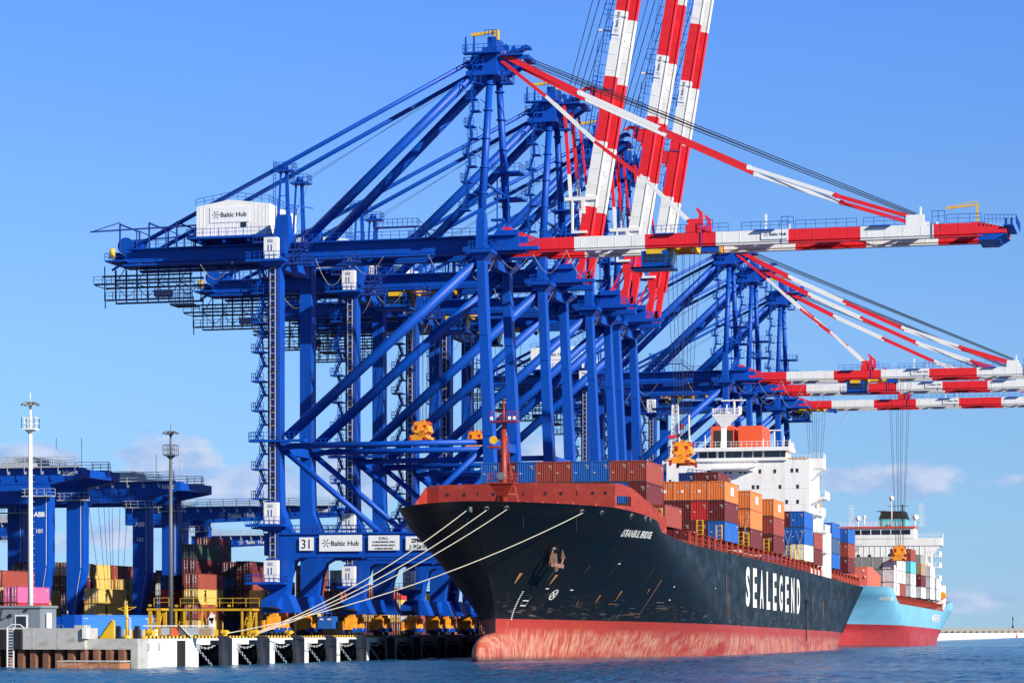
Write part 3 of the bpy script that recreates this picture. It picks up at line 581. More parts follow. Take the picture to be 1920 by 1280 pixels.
# ---------------------------------------------------------------- ships
def ip(t,pts):
    if t<=pts[0][0]: return pts[0][1]
    for (a,b),(c,d) in zip(pts,pts[1:]):
        if t<=c: return b+(d-b)*(t-a)/(c-a)
    return pts[-1][1]
class Hull:
    TOP=[(-7,18.3),(10,18.2),(22,17.6),(29,17.1),(29.8,16.0),(40,15.4),(50,15.1),(129,14.5),(257,12.7)]
    def __init__(s,B=15.3,LEN=257,ky=1,kz=1,top=None,rise=None): s.B=B;s.LEN=LEN;s.ky=ky;s.kz=kz;s.top=top or s.TOP
    def stem(s,z):
        z=z/s.kz; return s.ky*(5.3 if z<=5 else 5.3-12.3*(min(z-5,14)/13.3)**1.3)
    def hb(s,y,z):
        a=max(0,y-s.stem(z))/s.ky; z=z/s.kz; L=ip(z,[(-2,110),(0,100),(5,76),(10,56),(14,42),(16,34),(18.3,30)]); u=min(1,a/L)
        e=ip(z,[(0,1.0),(5,1.0),(18,.65)]); b=s.B*(1-(1-u)**2)**e
        if y>s.LEN-67: b*=1-ip(z,[(0,.42),(3,.3),(12.7,0)])*((y-s.LEN+67)/67)**2
        return b
    def zt(s,y): return ip(y,s.top)
    def pt(s,y,z,off=0,side=1):
        e=.3; b=s.hb(y,z); dy=(s.hb(y+e,z)-s.hb(y-e,z))/(2*e); dz=(s.hb(y,z+e)-s.hb(y,z-e))/(2*e)
        n=Vector((1,-dy,-dz)).normalized(); return Vector((side*(b+n.x*off),y+n.y*off,z+n.z*off)),Vector((side*n.x,n.y,n.z))
    def mesh(s,name,mats,extra=None):
        mb=MB(); q=[0,.0015,.004,.008,.013,.019,.027,.035,.045,.055,.067,.08,.095,.11,.125,.132,.1345,.14,.155,.17,.19,.21,.235,.26,.3,.35,.42,.5,.6,.7,.75,.8,.85,.9,.94,.97,1]
        NZ=30
        for side in (1,-1):
            k=len(mb.v)
            for a in q:
                for j in range(NZ+1):
                    y=s.stem(5)+(s.LEN-s.stem(5))*a; z=0
                    for _ in range(4):
                        z=-1.5+(s.zt(y)+1.5)*j/NZ; y=s.stem(z)+(s.LEN-s.stem(z))*a
                    mb.v.append((side*s.hb(y,z),y,z))
            for i in range(len(q)-1):
                for j in range(NZ):
                    f=(k+i*(NZ+1)+j,k+(i+1)*(NZ+1)+j,k+(i+1)*(NZ+1)+j+1,k+i*(NZ+1)+j+1)
                    mb.f.append(f if side>0 else f[::-1]); mb.m.append(0); mb.s.append(True)
        # transom and decks
        e=s.LEN
        mb.q([(-s.hb(e,0),e,-1.5),(s.hb(e,0),e,-1.5),(s.hb(e,s.zt(e)/2),e,s.zt(e)/2),(s.hb(e,s.zt(e)),e,s.zt(e)),(-s.hb(e,s.zt(e)),e,s.zt(e)),(-s.hb(e,s.zt(e)/2),e,s.zt(e)/2)],0)
        ys=[s.stem(s.zt(0))+1+t for t in (0,1,2,4,7,10,14,19,25,30)]+[t*s.ky+0 for t in (32,40,50,80,129)]+[s.LEN]
        ys=sorted(set(y for y in ys if y<=s.LEN))
        for a,b in zip(ys,ys[1:]):
            da=1.1 if a<29*s.ky else .06; za=s.zt(a)-da; zb=s.zt(b)-da
            mb.q([(-s.hb(a,za)+.05,a,za),(s.hb(a,za)-.05,a,za),(s.hb(b,zb)-.05,b,zb),(-s.hb(b,zb)+.05,b,zb)],1)
        if extra:
            k=len(mb.v); mb.v+=extra.v; mb.f+=[tuple(k+i for i in f) for f in extra.f]; mb.m+=[m+2 for m in extra.m]; mb.s+=extra.s
        return mb.mesh(name,mats)
def hull_mat(name,topc,botc,z0,slope,scrape,lighttop=None,streaks=(.3,.12,.04),amt=.5,scr_amt=.75,plate=.1):
    m=bpy.data.materials.new(name); m.use_nodes=True; nt=m.node_tree; n=nt.nodes; l=nt.links; b=n['Principled BSDF']; b.inputs['Roughness'].default_value=.42; b.inputs['Specular IOR Level'].default_value=.38
    def N(t,**k):
        x=n.new(t)
        for a,v in k.items(): setattr(x,a,v)
        return x
    def noise(src,sc,scale=1,detail=6,rough=.6):
        mp=N('ShaderNodeMapping'); mp.inputs['Scale'].default_value=sc; l.new(src,mp.inputs[0]); z=N('ShaderNodeTexNoise'); z.inputs['Scale'].default_value=scale; z.inputs['Detail'].default_value=detail; z.inputs['Roughness'].default_value=rough; l.new(mp.outputs[0],z.inputs[0]); return z.outputs[0]
    def rng(src,a,b_,c=0,d=1):
        r=N('ShaderNodeMapRange'); r.inputs[1].default_value=a; r.inputs[2].default_value=b_; r.inputs[3].default_value=c; r.inputs[4].default_value=d; l.new(src,r.inputs[0]); return r.outputs[0]
    def mix(f,a,b_):
        x=N('ShaderNodeMixRGB')
        for i,v in enumerate((f,a,b_)):
            if isinstance(v,(int,float)): x.inputs[i].default_value=v
            elif isinstance(v,tuple): x.inputs[i].default_value=v+(1,)
            else: l.new(v,x.inputs[i])
        return x.outputs[0]
    def mul(a,b_):
        x=N('ShaderNodeMath',operation='MULTIPLY'); l.new(a,x.inputs[0])
        if isinstance(b_,(int,float)): x.inputs[1].default_value=b_
        else: l.new(b_,x.inputs[1])
        return x.outputs[0]
    tc=N('ShaderNodeTexCoord'); O=tc.outputs['Object']; sp=N('ShaderNodeSeparateXYZ'); l.new(O,sp.inputs[0])
    # height above the tilted boot line
    sl=N('ShaderNodeMath',operation='MULTIPLY_ADD'); sl.inputs[1].default_value=slope; l.new(sp.outputs['Y'],sl.inputs[0]); l.new(sp.outputs['Z'],sl.inputs[2]); H=sl.outputs[0]
    fac=rng(H,z0-.03,z0+.03)
    base=mix(noise(O,(.03,.05,.1),1),tuple(c*.8 for c in topc),tuple(min(1,c*1.3) for c in topc))
    # slanting dull scrapes and rust runs on the topsides
    cmb=N('ShaderNodeCombineXYZ'); l.new(sp.outputs['X'],cmb.inputs[0]); l.new(sp.outputs['Y'],cmb.inputs[1]); l.new(sp.outputs['Z'],cmb.inputs[2])
    st=noise(O,(1.2,1.2,.12),1,7,.7); st2=noise(O,(.5,.5,.16),.5,3)
    run=mul(rng(st,.6,.8),rng(st2,.5,.62)); base=mix(mul(run,amt),base,streaks)
    dull=mul(rng(noise(O,(.25,.6,.09),1,8,.72),.52,.78),.35); base=mix(dull,base,lighttop or tuple(min(1,c*2+.008) for c in topc))
    low=mul(rng(H,z0+3.2,z0+.8),rng(noise(O,(.5,.35,2.2),1,7,.7),.56,.66)); base=mix(mul(low,.45),base,(.28,.2,.14))
    # horizontal plate seams
    w=N('ShaderNodeMath',operation='FRACT'); dv=N('ShaderNodeMath',operation='MULTIPLY'); dv.inputs[1].default_value=1/3.1; l.new(H,dv.inputs[0]); l.new(dv.outputs[0],w.inputs[0]); seam=rng(w.outputs[0],.985,.995); base=mix(mul(seam,.45),base,tuple(c*.4 for c in topc))
    red=mix(noise(O,(.08,.08,.3),1,4),tuple(c*.75 for c in botc),tuple(min(1,c*1.2) for c in botc))
    sA=mul(mul(rng(noise(O,(1.6,1.7,.22),1,8,.78),.42,.58),rng(noise(O,(.12,.1,.35),1,4,.6),.34,.5)),rng(H,z0-.9,z0-2.0)); red=mix(mul(sA,scr_amt),red,scrape)
    red=mix(mul(rng(noise(O,(.7,.9,.3),1.3,6,.7),.58,.72),.5),red,(.42,.16,.03))
    red=mix(mul(rng(noise(O,(1.8,1.8,.15),1,7,.75),.6,.72),.4),red,(.12,.05,.05))
    red=mix(rng(H,.75,.1),red,(.09,.05,.04))
    col=mix(fac,red,base); l.new(col,b.inputs['Base Color'])
    l.new(rng(noise(O,(.2,.2,.4),1),.3,.7,.3,.6),b.inputs['Roughness'])
    bp=N('ShaderNodeBump'); bp.inputs['Strength'].default_value=.35; bp.inputs['Distance'].default_value=plate; l.new(noise(O,(.35,.35,.3),1,3),bp.inputs['Height']); l.new(bp.outputs[0],b.inputs['Normal'])
    return m
M['shipred']=mat('red oxide paint',(.30,.032,.02),.5,.25,.6,dirt=(.5,.13,.07),dirt_amt=.5,dscale=(.5,.5,.9))
M['deckred']=mat('deck fittings red',(.42,.06,.03),.55,.3,1.2,dirt=(.12,.03,.02),dirt_amt=.5,dscale=(1.5,1.5,.8))
M['hwhite']=mat('superstructure white',(.86,.85,.81),.45,.03,.5,dirt=(.6,.42,.25),dirt_amt=.5,dscale=(.8,.8,.09))
M['anchor']=mat('rusty anchor',(.24,.12,.085),.75,.3,2)
M['line']=mat('cream mooring rope',(.5,.46,.36),.8,.1,3)
# container paints
CP={'maroon':(.14,.018,.02),'brown-red':(.3,.055,.035),'red':(.5,.03,.03),'orange':(.72,.2,.05),'bright blue':(.02,.17,.55),'blue':(.012,.11,.42),'navy':(.01,.035,.16),'steel-blue':(.05,.1,.2),'cream':(.78,.74,.55),'white':(.62,.62,.6),'grey':(.3,.3,.285),'pink':(.62,.12,.3),'yellow':(.72,.47,.12),'teal':(.1,.5,.58),'dark green':(.05,.09,.05),'tan':(.4,.25,.15),'black':(.03,.03,.03),'light blue':(.16,.36,.6)}
CM={k:mat(k+' container paint',v,.5,.1,.5,dirt=(min(1,v[0]*.5+.06),min(1,v[1]*.5+.04),min(1,v[2]*.5+.03)),dirt_amt=.55,dscale=(.9,.5,.25)) for k,v in CP.items()}
M['cframe']=mat('container underframe',(.03,.025,.025),.7,.3)
M['stencil']=mat('faded stencil white',(.42,.41,.38),.7,.3,2)
def container_mb(mb,L,Hh,w=2.44,door=False):
    # front end at y=0, base at z=0, centred on x
    h=w/2; t=.12
    for x in (-h,h-t):
        for y in (0,L-t): mb.box(x,x+t,y,y+t,0,Hh,0)
    for y in (0,L-t): mb.box(-h+t,h-t,y,y+t,Hh-.14,Hh,0); mb.box(-h+t,h-t,y,y+t,.0,.16,1)
    for x in (-h,h-t): mb.box(x,x+t,t,L-t,Hh-.1,Hh,0); mb.box(x,x+t,t,L-t,0,.16,0)
    mb.box(-h+t,h-t,t,L-t,Hh-.06,Hh-.03,0)
    for x in (-h,h-.18):
        for z in (-.02,Hh-.1):
            mb.box(x-.005,x+.185,-.01,.18,z,z+.12,1)
    # corrugated ends and sides (real folds)
    def corr(P,n,d,m=0):
        pts=[]
        for i in range(n):
            a=i/n;b=(i+1)/n; w_=(b-a)
            pts+=[(a,0),(a+.28*w_,0),(a+.42*w_,d),(a+.86*w_,d)]
        pts.append((1,0))
        for (a,da),(b,db) in zip(pts,pts[1:]): mb.q([P(a,da,.16),P(b,db,.16),P(b,db,Hh-.12),P(a,da,Hh-.12)],m)
    W=w-2*t; LL=L-2*t
    corr(lambda a,d,z:(-h+t+a*W,.03+d,z),9,.07)
    corr(lambda a,d,z:(h-t-a*W,L-.03-d,z),9,.05)
    n=int(L/.55); corr(lambda a,d,z:(h-.02-d,t+a*LL,z),n,.05); corr(lambda a,d,z:(-h+.02+d,L-t-a*LL,z),n,.05)
    for x0,x1,z0,z1 in ((.5,.95,-.62,-.52),(.62,.95,-.82,-.74),(.7,.95,-1.0,-.94),(-.9,-.6,-1.6,-1.45)): mb.q([(x0,-.004,Hh+z0),(x1,-.004,Hh+z0),(x1,-.004,Hh+z1),(x0,-.004,Hh+z1)],3)
    for y0,y1,z0,z1 in ((L-1.9,L-.5,-.5,-.38),(L-1.5,L-.5,-.72,-.64),(.5,1.2,-.5,-.4)): mb.q([(h+.004,y0,Hh+z0),(h+.004,y1,Hh+z0),(h+.004,y1,Hh+z1),(h+.004,y0,Hh+z1)],3)
    if door: 
        for x in (-.85,-.35,.35,.85): mb.tube((x,-.03,.1),(x,-.03,Hh-.1),.035,n=5,m=2)
        for x in (-.6,.6): mb.box(x-.35,x+.35,-.05,.0,1.1,1.2,2)
        mb.box(-.02,.02,-.02,.03,.1,Hh-.1,1)
def container(col,loc,label,group,L=12.19,Hh=2.85,rz=0,door=False,parent=None):
    key=('cont',col,L,Hh,door)
    if key not in CACHE:
        mb=MB(); container_mb(mb,L,Hh,door=door); CACHE[key]=mb.mesh('shipping_container',[CM[col],M['cframe'],M['galv'],M['stencil']])
    o=link('shipping_container',CACHE[key],None,loc,(0,0,rz)); return tag(o,label,'container',group)
ORD=['first','second','third','fourth','fifth','sixth','seventh','eighth','ninth','tenth','eleventh','twelfth']
DLT=.25061770109901327-math.atan(1235/5000)
ROT=Matrix.Rotation(DLT,3,'Z'); S1=ROT@Vector((-77.4,300,0))
def s1w(x,y,z): return S1+ROT@Vector((x,y,z))
H1=Hull()
ship=empty('container_ship','large black container ship with red bottom, white SEALEGEND lettering and red bow breakwater','ship',S1,DLT)
HM=hull_mat('black and red hull paint',(.0045,.0055,.0065),(.38,.04,.028),5.05,.0076,(.62,.34,.22))
# rust runs and scrapes painted on by wear, as thin surface patches
rs=MB(); random.seed(3)
def strip(y0,z0,y1,z1,w0,w1,m=0,n=6):
    for i in range(n):
        a=i/n;b=(i+1)/n; ya,za=y0+(y1-y0)*a,z0+(z1-z0)*a; yb,zb=y0+(y1-y0)*b,z0+(z1-z0)*b; wa=w0+(w1-w0)*a; wb=w0+(w1-w0)*b
        rs.q([H1.pt(ya-wa/2,za,.045)[0],H1.pt(ya+wa/2,za,.045)[0],H1.pt(yb+wb/2,zb,.045)[0],H1.pt(yb-wb/2,zb,.045)[0]],m)
for y,z0,z1,w0,w1,m in ((38,10.2,5.4,.35,.1,0),(5.7,10.4,9.2,.5,.15,1),(11.6,10.3,9.1,.55,.1,1),(24,8.0,7.0,.35,.05,1),(28.5,8.6,7.3,.4,.06,1),(20,7.2,6.5,.3,.05,0),(36,9.0,8.4,.3,.1,1),(80,11.5,5.0,.5,.2,0),(82,9,4.8,.2,.1,1),(120,12.5,9,.4,.1,0),(175,10,6,.6,.2,0),(190,9,5,.5,.1,1),(150,6.5,4.8,.4,.1,0),(215,11,7,.5,.1,0),(60,12,10.5,.3,.1,0),(96,8,5,.3,.1,0)): strip(y,z0,y+.2,z1,w0,w1,m)
for y,z in ((44,7.2),(47,7.0),(50,7.25),(33,6.6),(30,6.2)): strip(y,z,y+2.6,z-.1,.05,.12,2,3); 
for k in range(10):
    y=random.uniform(26,60); z=random.uniform(5.3,7.4); L=random.uniform(.8,3); rs.q([H1.pt(y,z,.045)[0],H1.pt(y+L,z-.03,.045)[0],H1.pt(y+L,z+.05,.045)[0],H1.pt(y,z+.09,.045)[0]],random.choice((2,0,3)))
for k in range(26):
    y=random.uniform(8,240); z=random.uniform(8,13.5) if y>40 else random.uniform(9,14); L=random.uniform(.6,2.2); strip(y,z,y+.15,z-L,.12,.03,random.choice((2,3,0)),3)
def ring(mb,H,y,z,r,w,n=20,sy=1,m=0,off=.06):
    for i in range(n):
        a=2*math.pi*i/n;b=2*math.pi*(i+1)/n
        mb.q([H.pt(y+math.cos(t)*rr*sy,z+math.sin(t)*rr,off)[0] for t,rr in ((a,r),(b,r),(b,r-w),(a,r-w))],m)
mk=MB(); ring(mk,H1,13.9,7.95,.62,.13)
for t in (R(40),R(-40)): 
    for k in range(4):
        f=lambda q,w_:H1.pt(13.9+math.cos(t)*q-math.sin(t)*w_,7.95+math.sin(t)*q+math.cos(t)*w_,.07)[0]
        q0=-.5+k*.25; mk.q([f(q0,-.07),f(q0+.25,-.07),f(q0+.25,.07),f(q0,.07)])
for k in range(16): z=4.9+k*.22; y=8.1-k*.01; mk.q([H1.pt(y,z,.06)[0],H1.pt(y+.25,z,.06)[0],H1.pt(y+.25,z+.09,.06)[0],H1.pt(y,z+.09,.06)[0]])
for y,z in ((11.6,8.6),(16.5,8.5),(22,11.8),(45,7.6),(44,9.3),(70,9.5)): mk.q([H1.pt(y,z,.06)[0],H1.pt(y+.6,z,.06)[0],H1.pt(y+.6,z+.12,.06)[0],H1.pt(y,z+.12,.06)[0]])
for pts in (((9.0,6.6),(9.0,7.2)),((9.0,6.6),(9.9,6.6)),((9.0,7.2),(9.9,7.2)),((9.9,6.6),(10.0,7.7))):
    (ya,za),(yb,zb)=pts; dd=.05; mk.q([H1.pt(ya-dd,za-dd,.06)[0],H1.pt(yb+dd,zb-dd,.06)[0],H1.pt(yb+dd,zb+dd,.06)[0],H1.pt(ya-dd,za+dd,.06)[0]])
k=len(rs.v); rs.v+=mk.v; rs.f+=[tuple(k+i for i in f) for f in mk.f]; rs.m+=[4]*len(mk.f); rs.s+=mk.s
M['letter']=mat('hull lettering white',(.8,.79,.72),.5,.05,1,dirt=(.7,.45,.2),dirt_amt=.5,dscale=(.2,.08,.2))
hull=link('hull',H1.mesh('hull',[HM,M['shipred'],mat('rust run',(.17,.085,.045),.8,.4,2),mat('bright rust',(.4,.17,.05),.8,.3,2),mat('pale scrape',(.14,.14,.13),.8,.4,3),mat('dull scuff',(.06,.07,.075),.8,.3,2),M['letter']],rs),ship)
def hull_text(H,s,y0,y1,z0,z1,m,parent,dz=0,bold=.02,side=1,off=.05,space=1.0,lean=0):
    cu=bpy.data.curves.new('l','FONT'); cu.body=s; cu.size=1; cu.offset=bold; cu.resolution_u=3; cu.space_character=space
    t=bpy.data.objects.new('l',cu); COL.objects.link(t); bpy.context.view_layer.update()
    me=bpy.data.meshes.new_from_object(t.evaluated_get(bpy.context.evaluated_depsgraph_get())); bpy.data.objects.remove(t); bpy.data.curves.remove(cu)
    import bmesh
    bm=bmesh.new(); bm.from_mesh(me); bmesh.ops.triangulate(bm,faces=bm.faces)
    xs=[v.co.x for v in bm.verts]; ys=[v.co.y for v in bm.verts]; a,b,c,d=min(xs),max(xs),min(ys),max(ys)
    for v in bm.verts:
        u=(v.co.x-a)/(b-a); w=(v.co.y-c)/(d-c); y=y0+(y1-y0)*u+lean*w; z=z0+(z1-z0)*w+dz*u
        v.co=H.pt(y,z,off,side)[0]
    bm.to_mesh(me); bm.free(); me.materials.clear(); me.materials.append(m); return link('lettering',me,parent)
M['letter']=mat('hull lettering white',(.8,.79,.72),.5,.05,1,dirt=(.7,.45,.2),dirt_amt=.5,dscale=(.2,.08,.2))
for i,ch in enumerate('SEALEGEND'):
    y0=98+i*7.05; t=hull_text(H1,ch,y0,y0+3.9,7.25-i*.09,13.3-i*.11,M['letter'],hull,bold=.035)
hull_text(H1,'ISTANBUL BRIDGE',16.6,25.6,15.0,15.85,M['letter'],hull,bold=.03,lean=-.6)
# bulbous mark, thruster mark, draught marks
# bulb
def bulb():
    mb=MB(); n=20; k=0; prof=[(-3.4,.02),(-3.3,.5),(-2.9,.95),(-2,1.4),(-.5,1.8),(2,2.1),(6,2.35),(12,2.4),(20,1.6)]
    for y,w in prof:
        f=w/2.4
        for i in range(n):
            t=2*math.pi*i/n; mb.v.append((w*math.cos(t)*.74,y,.6+(2.9*f**.8)*math.sin(t)))
    for j in range(len(prof)-1):
        for i in range(n):
            i2=(i+1)%n; mb.f.append((j*n+i,j*n+i2,(j+1)*n+i2,(j+1)*n+i)); mb.m.append(0); mb.s.append(True)
    return mb
obj('bulb',bulb(),HM,hull)
# breakwater on the forecastle
bw=MB()
def plate(mb,pts,th=.18,m=0):
    for (x0,y0,a0,b0),(x1,y1,a1,b1) in zip(pts,pts[1:]):
        d=Vector((x1-x0,y1-y0)).normalized(); nx,ny=-d.y*th,d.x*th
        mb.hexa([(x0,y0,a0),(x1,y1,a1),(x1+nx,y1+ny,a1),(x0+nx,y0+ny,a0),(x0,y0,b0),(x1,y1,b1),(x1+nx,y1+ny,b1),(x0+nx,y0+ny,b0)],m)
plate(bw,[(-14.4,26,16.4,21.8),(-12.6,25.6,16.4,22.0),(0,25,16.6,22.1),(10.2,25.6,16.4,21.9)])
for o_ in (0,): k=len(bw.v); bw.v+=[(-15.05,20,17.0),(-14.4,26,16.4),(-14.4,26,21.8),(-15.05,20,18.0),(-14.9,20.1,17.0),(-14.2,26.1,16.4),(-14.2,26.1,21.8),(-14.9,20.1,18.0)]; bw.f+=[tuple(k+i for i in f) for f in ((0,1,2,3),(7,6,5,4),(3,2,6,7),(0,3,7,4),(1,0,4,5))]; bw.m+=[0]*5; bw.s+=[False]*5
bw2=MB(); bw2.prism([(25.6,16.2),(27.0,16.2),(27.0,18.2),(30.0,18.2),(30.0,16.2),(37.5,15.8),(37.5,18.3),(28.5,21.8),(25.6,21.9)],'x',10.3,10.5)
bw2s=MB(); 
def slant(P0,P1,prof,th=.18):
    # vertical wing plate between two plan points, outline prof in (t,z)
    a=Vector(P0);b=Vector(P1); d=(b-a).normalized(); n=Vector((-d.y,d.x))*th; k=len(bw2s.v); N_=len(prof)
    for o in (Vector((0,0)),n):
        for t,z in prof: p=a.lerp(b,t)+o; bw2s.v.append((p.x,p.y,z))
    bw2s.f.append(tuple(k+i for i in range(N_))); bw2s.f.append(tuple(k+N_+N_-1-i for i in range(N_)))
    for i in range(N_): bw2s.f.append((k+(i+1)%N_,k+i,k+N_+i,k+N_+(i+1)%N_))
    bw2s.m+=[0]*(N_+2); bw2s.s+=[False]*(N_+2)
slant((10.2,25.6),(14.6,37),[(0,16.4),(.5,16.4),(.5,19.2),(0.02,19.2),(0,19.2)])
slant((10.2,25.6),(14.6,37),[(0,19.2),(.03,19.2),(.03,20.4),(.3,20.4),(.3,19.2),(.5,19.2),(.5,16.4),(1,15.9),(1.0,18.0),(.35,21.4),(.12,21.9),(0,21.9)])
obj('breakwater_wing',bw2s,M['shipred'],ship)
st=MB()
for x in [-12+k*2.05 for k in range(12)]:
    if abs(x-.3)>.2: st.box(x-.06,x+.06,24.7 if abs(x)<9 else 25.3,25.05 if abs(x)<9 else 25.6,16.6,17.4,0)
for i,x in enumerate([-11.4,-9.2,-7.4,-5.3,-3.2,-1.4,1.4,3.4,5.4,7.4,9]):
    yf=25+.6*abs(x)/(12.6 if x<0 else 10.2)
    if i%3<2: st.tube((x,yf-.04,20.75),(x,yf+.05,20.75),.22,n=12,m=1)
    else: st.box(x-.05,x+.05,yf-.04,yf+.05,20.5,21.1,1)
k=len(bw.v); bw.v+=st.v; bw.f+=[tuple(k+i for i in f) for f in st.f]; bw.m+=st.m; bw.s+=st.s
brk=obj('breakwater',bw,[M['shipred'],M['dark']],ship)
# forecastle deck gear
wg=MB()
for x,y in ((3.2,12),(6.5,14),(-3.5,12),(-6.5,14),(8.2,19)):
    wg.box(x-1,x+1,y-.6,y+.6,16.9,18.1); wg.tube((x-.9,y,18.4),(x+.9,y,18.4),.45,n=14); wg.tube((x-1.0,y,18.4),(x-.9,y,18.4),.75,n=14); wg.tube((x+.9,y,18.4),(x+1.0,y,18.4),.75,n=14)
obj('mooring_winches',wg,M['deckred'],ship)
bp=MB(); bp.box(-14.3,-12.9,19.6,20.6,16.9,18.95).box(-14.35,-12.85,19.5,20.7,18.9,19.0); obj('deck_locker',bp,M['blue'],ship)
for y,z,s_ in ((-6.6,17.35,-1),(-5.5,17.5,1),(-4.3,17.6,1),(4.7,17.5,1),(8.3,17.5,1),(15.6,17.4,1),(20.7,17.3,1),(23.0,17.2,1)):
    fl=MB(); q_,n_=H1.pt(y,z,0,s_); fl.tube(q_-n_*.2,q_+n_*.12,.34,n=14,m=0); fl.tube(q_+n_*.1,q_+n_*.14,.26,n=14,m=1); obj('fairlead',fl,[mat('worn fairlead steel',(.12,.12,.12),.5,.2) if 'fls' not in M else M['fls'],M['dark']],hull)
# anchor in its pocket
pa,na=H1.pt(7.4,12.9,0); an=MB()
an.tube(pa-na*.5,pa+na*.45,1.0,.75,n=18,m=1); 
up=Vector((0,0,1)); tt=na.cross(up).normalized(); dn=-up*.9+na*.15
c0=pa+na*.6
an.beam(c0-dn*.2,c0+dn*1.2,.34,.3,0); an.beam(c0+dn*1.3-tt*1.1,c0+dn*1.1+tt*1.1,.5,.45,0); an.beam(c0+dn*1.2,c0+dn*1.9,.6,.4,0,w2=.2,h2=.2)
for sgn in (-1,1):
    b0=c0+dn*1.35+tt*sgn*.75; an.beam(b0,b0-dn*1.3+na*.5+tt*sgn*.25,.75,.25,0,w2=.5,h2=.2); an.beam(b0-dn*1.3+na*.5+tt*sgn*.25,b0-dn*2.5+na*.7+tt*sgn*.1,.5,.2,0,w2=.06,h2=.08)
obj('anchor',an,[M['anchor'],HM],ship)
# foremast
fm=MB(); X,Y=.3,8.0
fm.tube((X,Y,17),(X,Y,27.5),.5,.32,n=14); fm.tube((X,Y,27.5),(X,Y,31),.2,.1,n=8)
fm.hexa([(X-.5,Y-.5,19.6),(X+.5,Y-.5,19.6),(X+.5,Y+.5,19.6),(X-.5,Y+.5,19.6),(X-1.5,Y-1.3,21),(X+1.4,Y-1.3,21),(X+1.4,Y+1.3,21),(X-1.5,Y+1.3,21)])
fm.deck(X-1.7,X+1.5,Y-1.4,Y+1.4,21.15,t=.12,rail='xXyY',step=.7,rt=.045)
fm.deck(X-1.5,X+1.7,Y-.8,Y+.8,28.5,t=.14,rail='xXyY',step=.8,rt=.04); fm.box(X-1.7,X-.2,Y-1.1,Y+.3,25.3,25.5)
fm.beam((X+.3,Y,25),(X+2.1,Y+.6,17.2),.22); fm.beam((X-.3,Y+.3,21),(X-1.8,Y+.6,17.2),.22); fm.beam((X+.9,Y,21.2),(X+.5,Y,26.5),.1); fm.beam((X-.2,Y,21),(X-.9,Y+.6,17.2),.18); fm.beam((X+.6,Y,19.8),(X+1.5,Y+.4,19.8),.16)
for k in range(14): fm.beam((X+.5,Y-.2,17.5+k*.7),(X+.85,Y-.2,17.5+k*.7),.05)
fm.box(X-1.4,X-.6,Y-.6,Y-.1,18,18.7)
fmo=obj('foremast',fm,M['shipred'],ship)
q=MB(); q.tube((X-.95,Y-1.2,26.2),(X-.95,Y-.3,26.1),.5,.15,n=16); obj('fog_horn',q,M['yellow'],fmo)
q=MB(); q.tube((X+.05,Y-1.7,21.9),(X+.05,Y-1.2,21.9),.45,n=14); obj('search_light',q,M['steel'],fmo)
q=MB()
for dx in (-1.3,.9,1.5): q.box(X+dx-.15,X+dx+.15,Y-.9,Y-.6,28.6,29.0)
obj('mast_light',q,M['white'],fmo)
# side deck fittings, hatch coaming and lashing posts
M['coam']=mat('shade-darkened coaming paint',(.16,.025,.015),.6,.3,1)  # fittings red darkened, painting the shade behind the lashing posts
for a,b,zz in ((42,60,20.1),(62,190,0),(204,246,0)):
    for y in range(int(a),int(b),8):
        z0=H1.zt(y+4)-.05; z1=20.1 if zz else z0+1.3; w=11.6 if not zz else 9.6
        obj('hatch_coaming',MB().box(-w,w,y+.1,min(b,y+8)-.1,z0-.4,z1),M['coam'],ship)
# pilot ladder on the side
q=MB(); 
for dy in (0,.5): q.line([tuple(H1.pt(166+dy,z,.12)[0]) for z in (8.6,7,5,3,1.8)],.05)
for k in range(20): z=8.4-k*.33; a=H1.pt(166,z,.12)[0]; b_=H1.pt(166.5,z,.12)[0]; q.beam(a,b_,.09)
a=H1.pt(166.2,8.8,.1)[0]; q.box(a.x-.2,a.x+.3,165.8,166.8,8.4,9.1)
obj('pilot_ladder',q,M['dark'],ship)
def post(mb):
    mb.box(.05,.3,-.2,.2,0,1.7); mb.box(-.1,.4,-.3,.3,1.7,1.85); mb.prism([(-.7,1.7),(.05,1.7),(.05,.9)],'y',-.08,.08); mb.box(.1,.16,.2,5.0,1.0,1.06)
    mb.box(.1,.16,.2,5.0,.5,.56); mb.beam((.13,1.7,0),(.13,1.7,1.05),.06); mb.beam((.13,3.4,0),(.13,3.4,1.05),.06)
ys=[52+k*5.1 for k in range(28)]+[205+k*5.1 for k in range(10)]
for y in ys: part('lashing_post','post',post,M['deckred'],ship,(14.75,y,H1.zt(y)))
def cage(mb):
    for x in (-.4,.4):
        for y in (-.4,.4): mb.beam((x,y,0),(x,y,2.1),.07)
    for z in (.1,.7,1.3,2.0): mb.rail([(-.4,-.4,z-.05),(.4,-.4,z-.05)],.06,1,.06,mid=False); mb.beam((.4,-.4,z),(.4,.4,z),.06); mb.beam((-.4,-.4,z),(-.4,.4,z),.06)
for y in (38,62,78,84,92,98,103,110,116,124,132,141,150,160,168): part('yellow_ladder','cage',cage,M['yellow'],ship,(14.6 if y>45 else 13.4,y,H1.zt(y)+1.7))
lr=MB()
for x in (12.8,14.9):
    for a,b in ((165.6,12),(103.9,12)): lr.beam((x-1.2,a-.2,16.6),(x+.1,a-.2,21.2),.05); lr.beam((x+.1,a-.2,16.6),(x-1.2,a-.2,21.2),.05)
obj('lashing_rods',lr,M['galv'],ship)
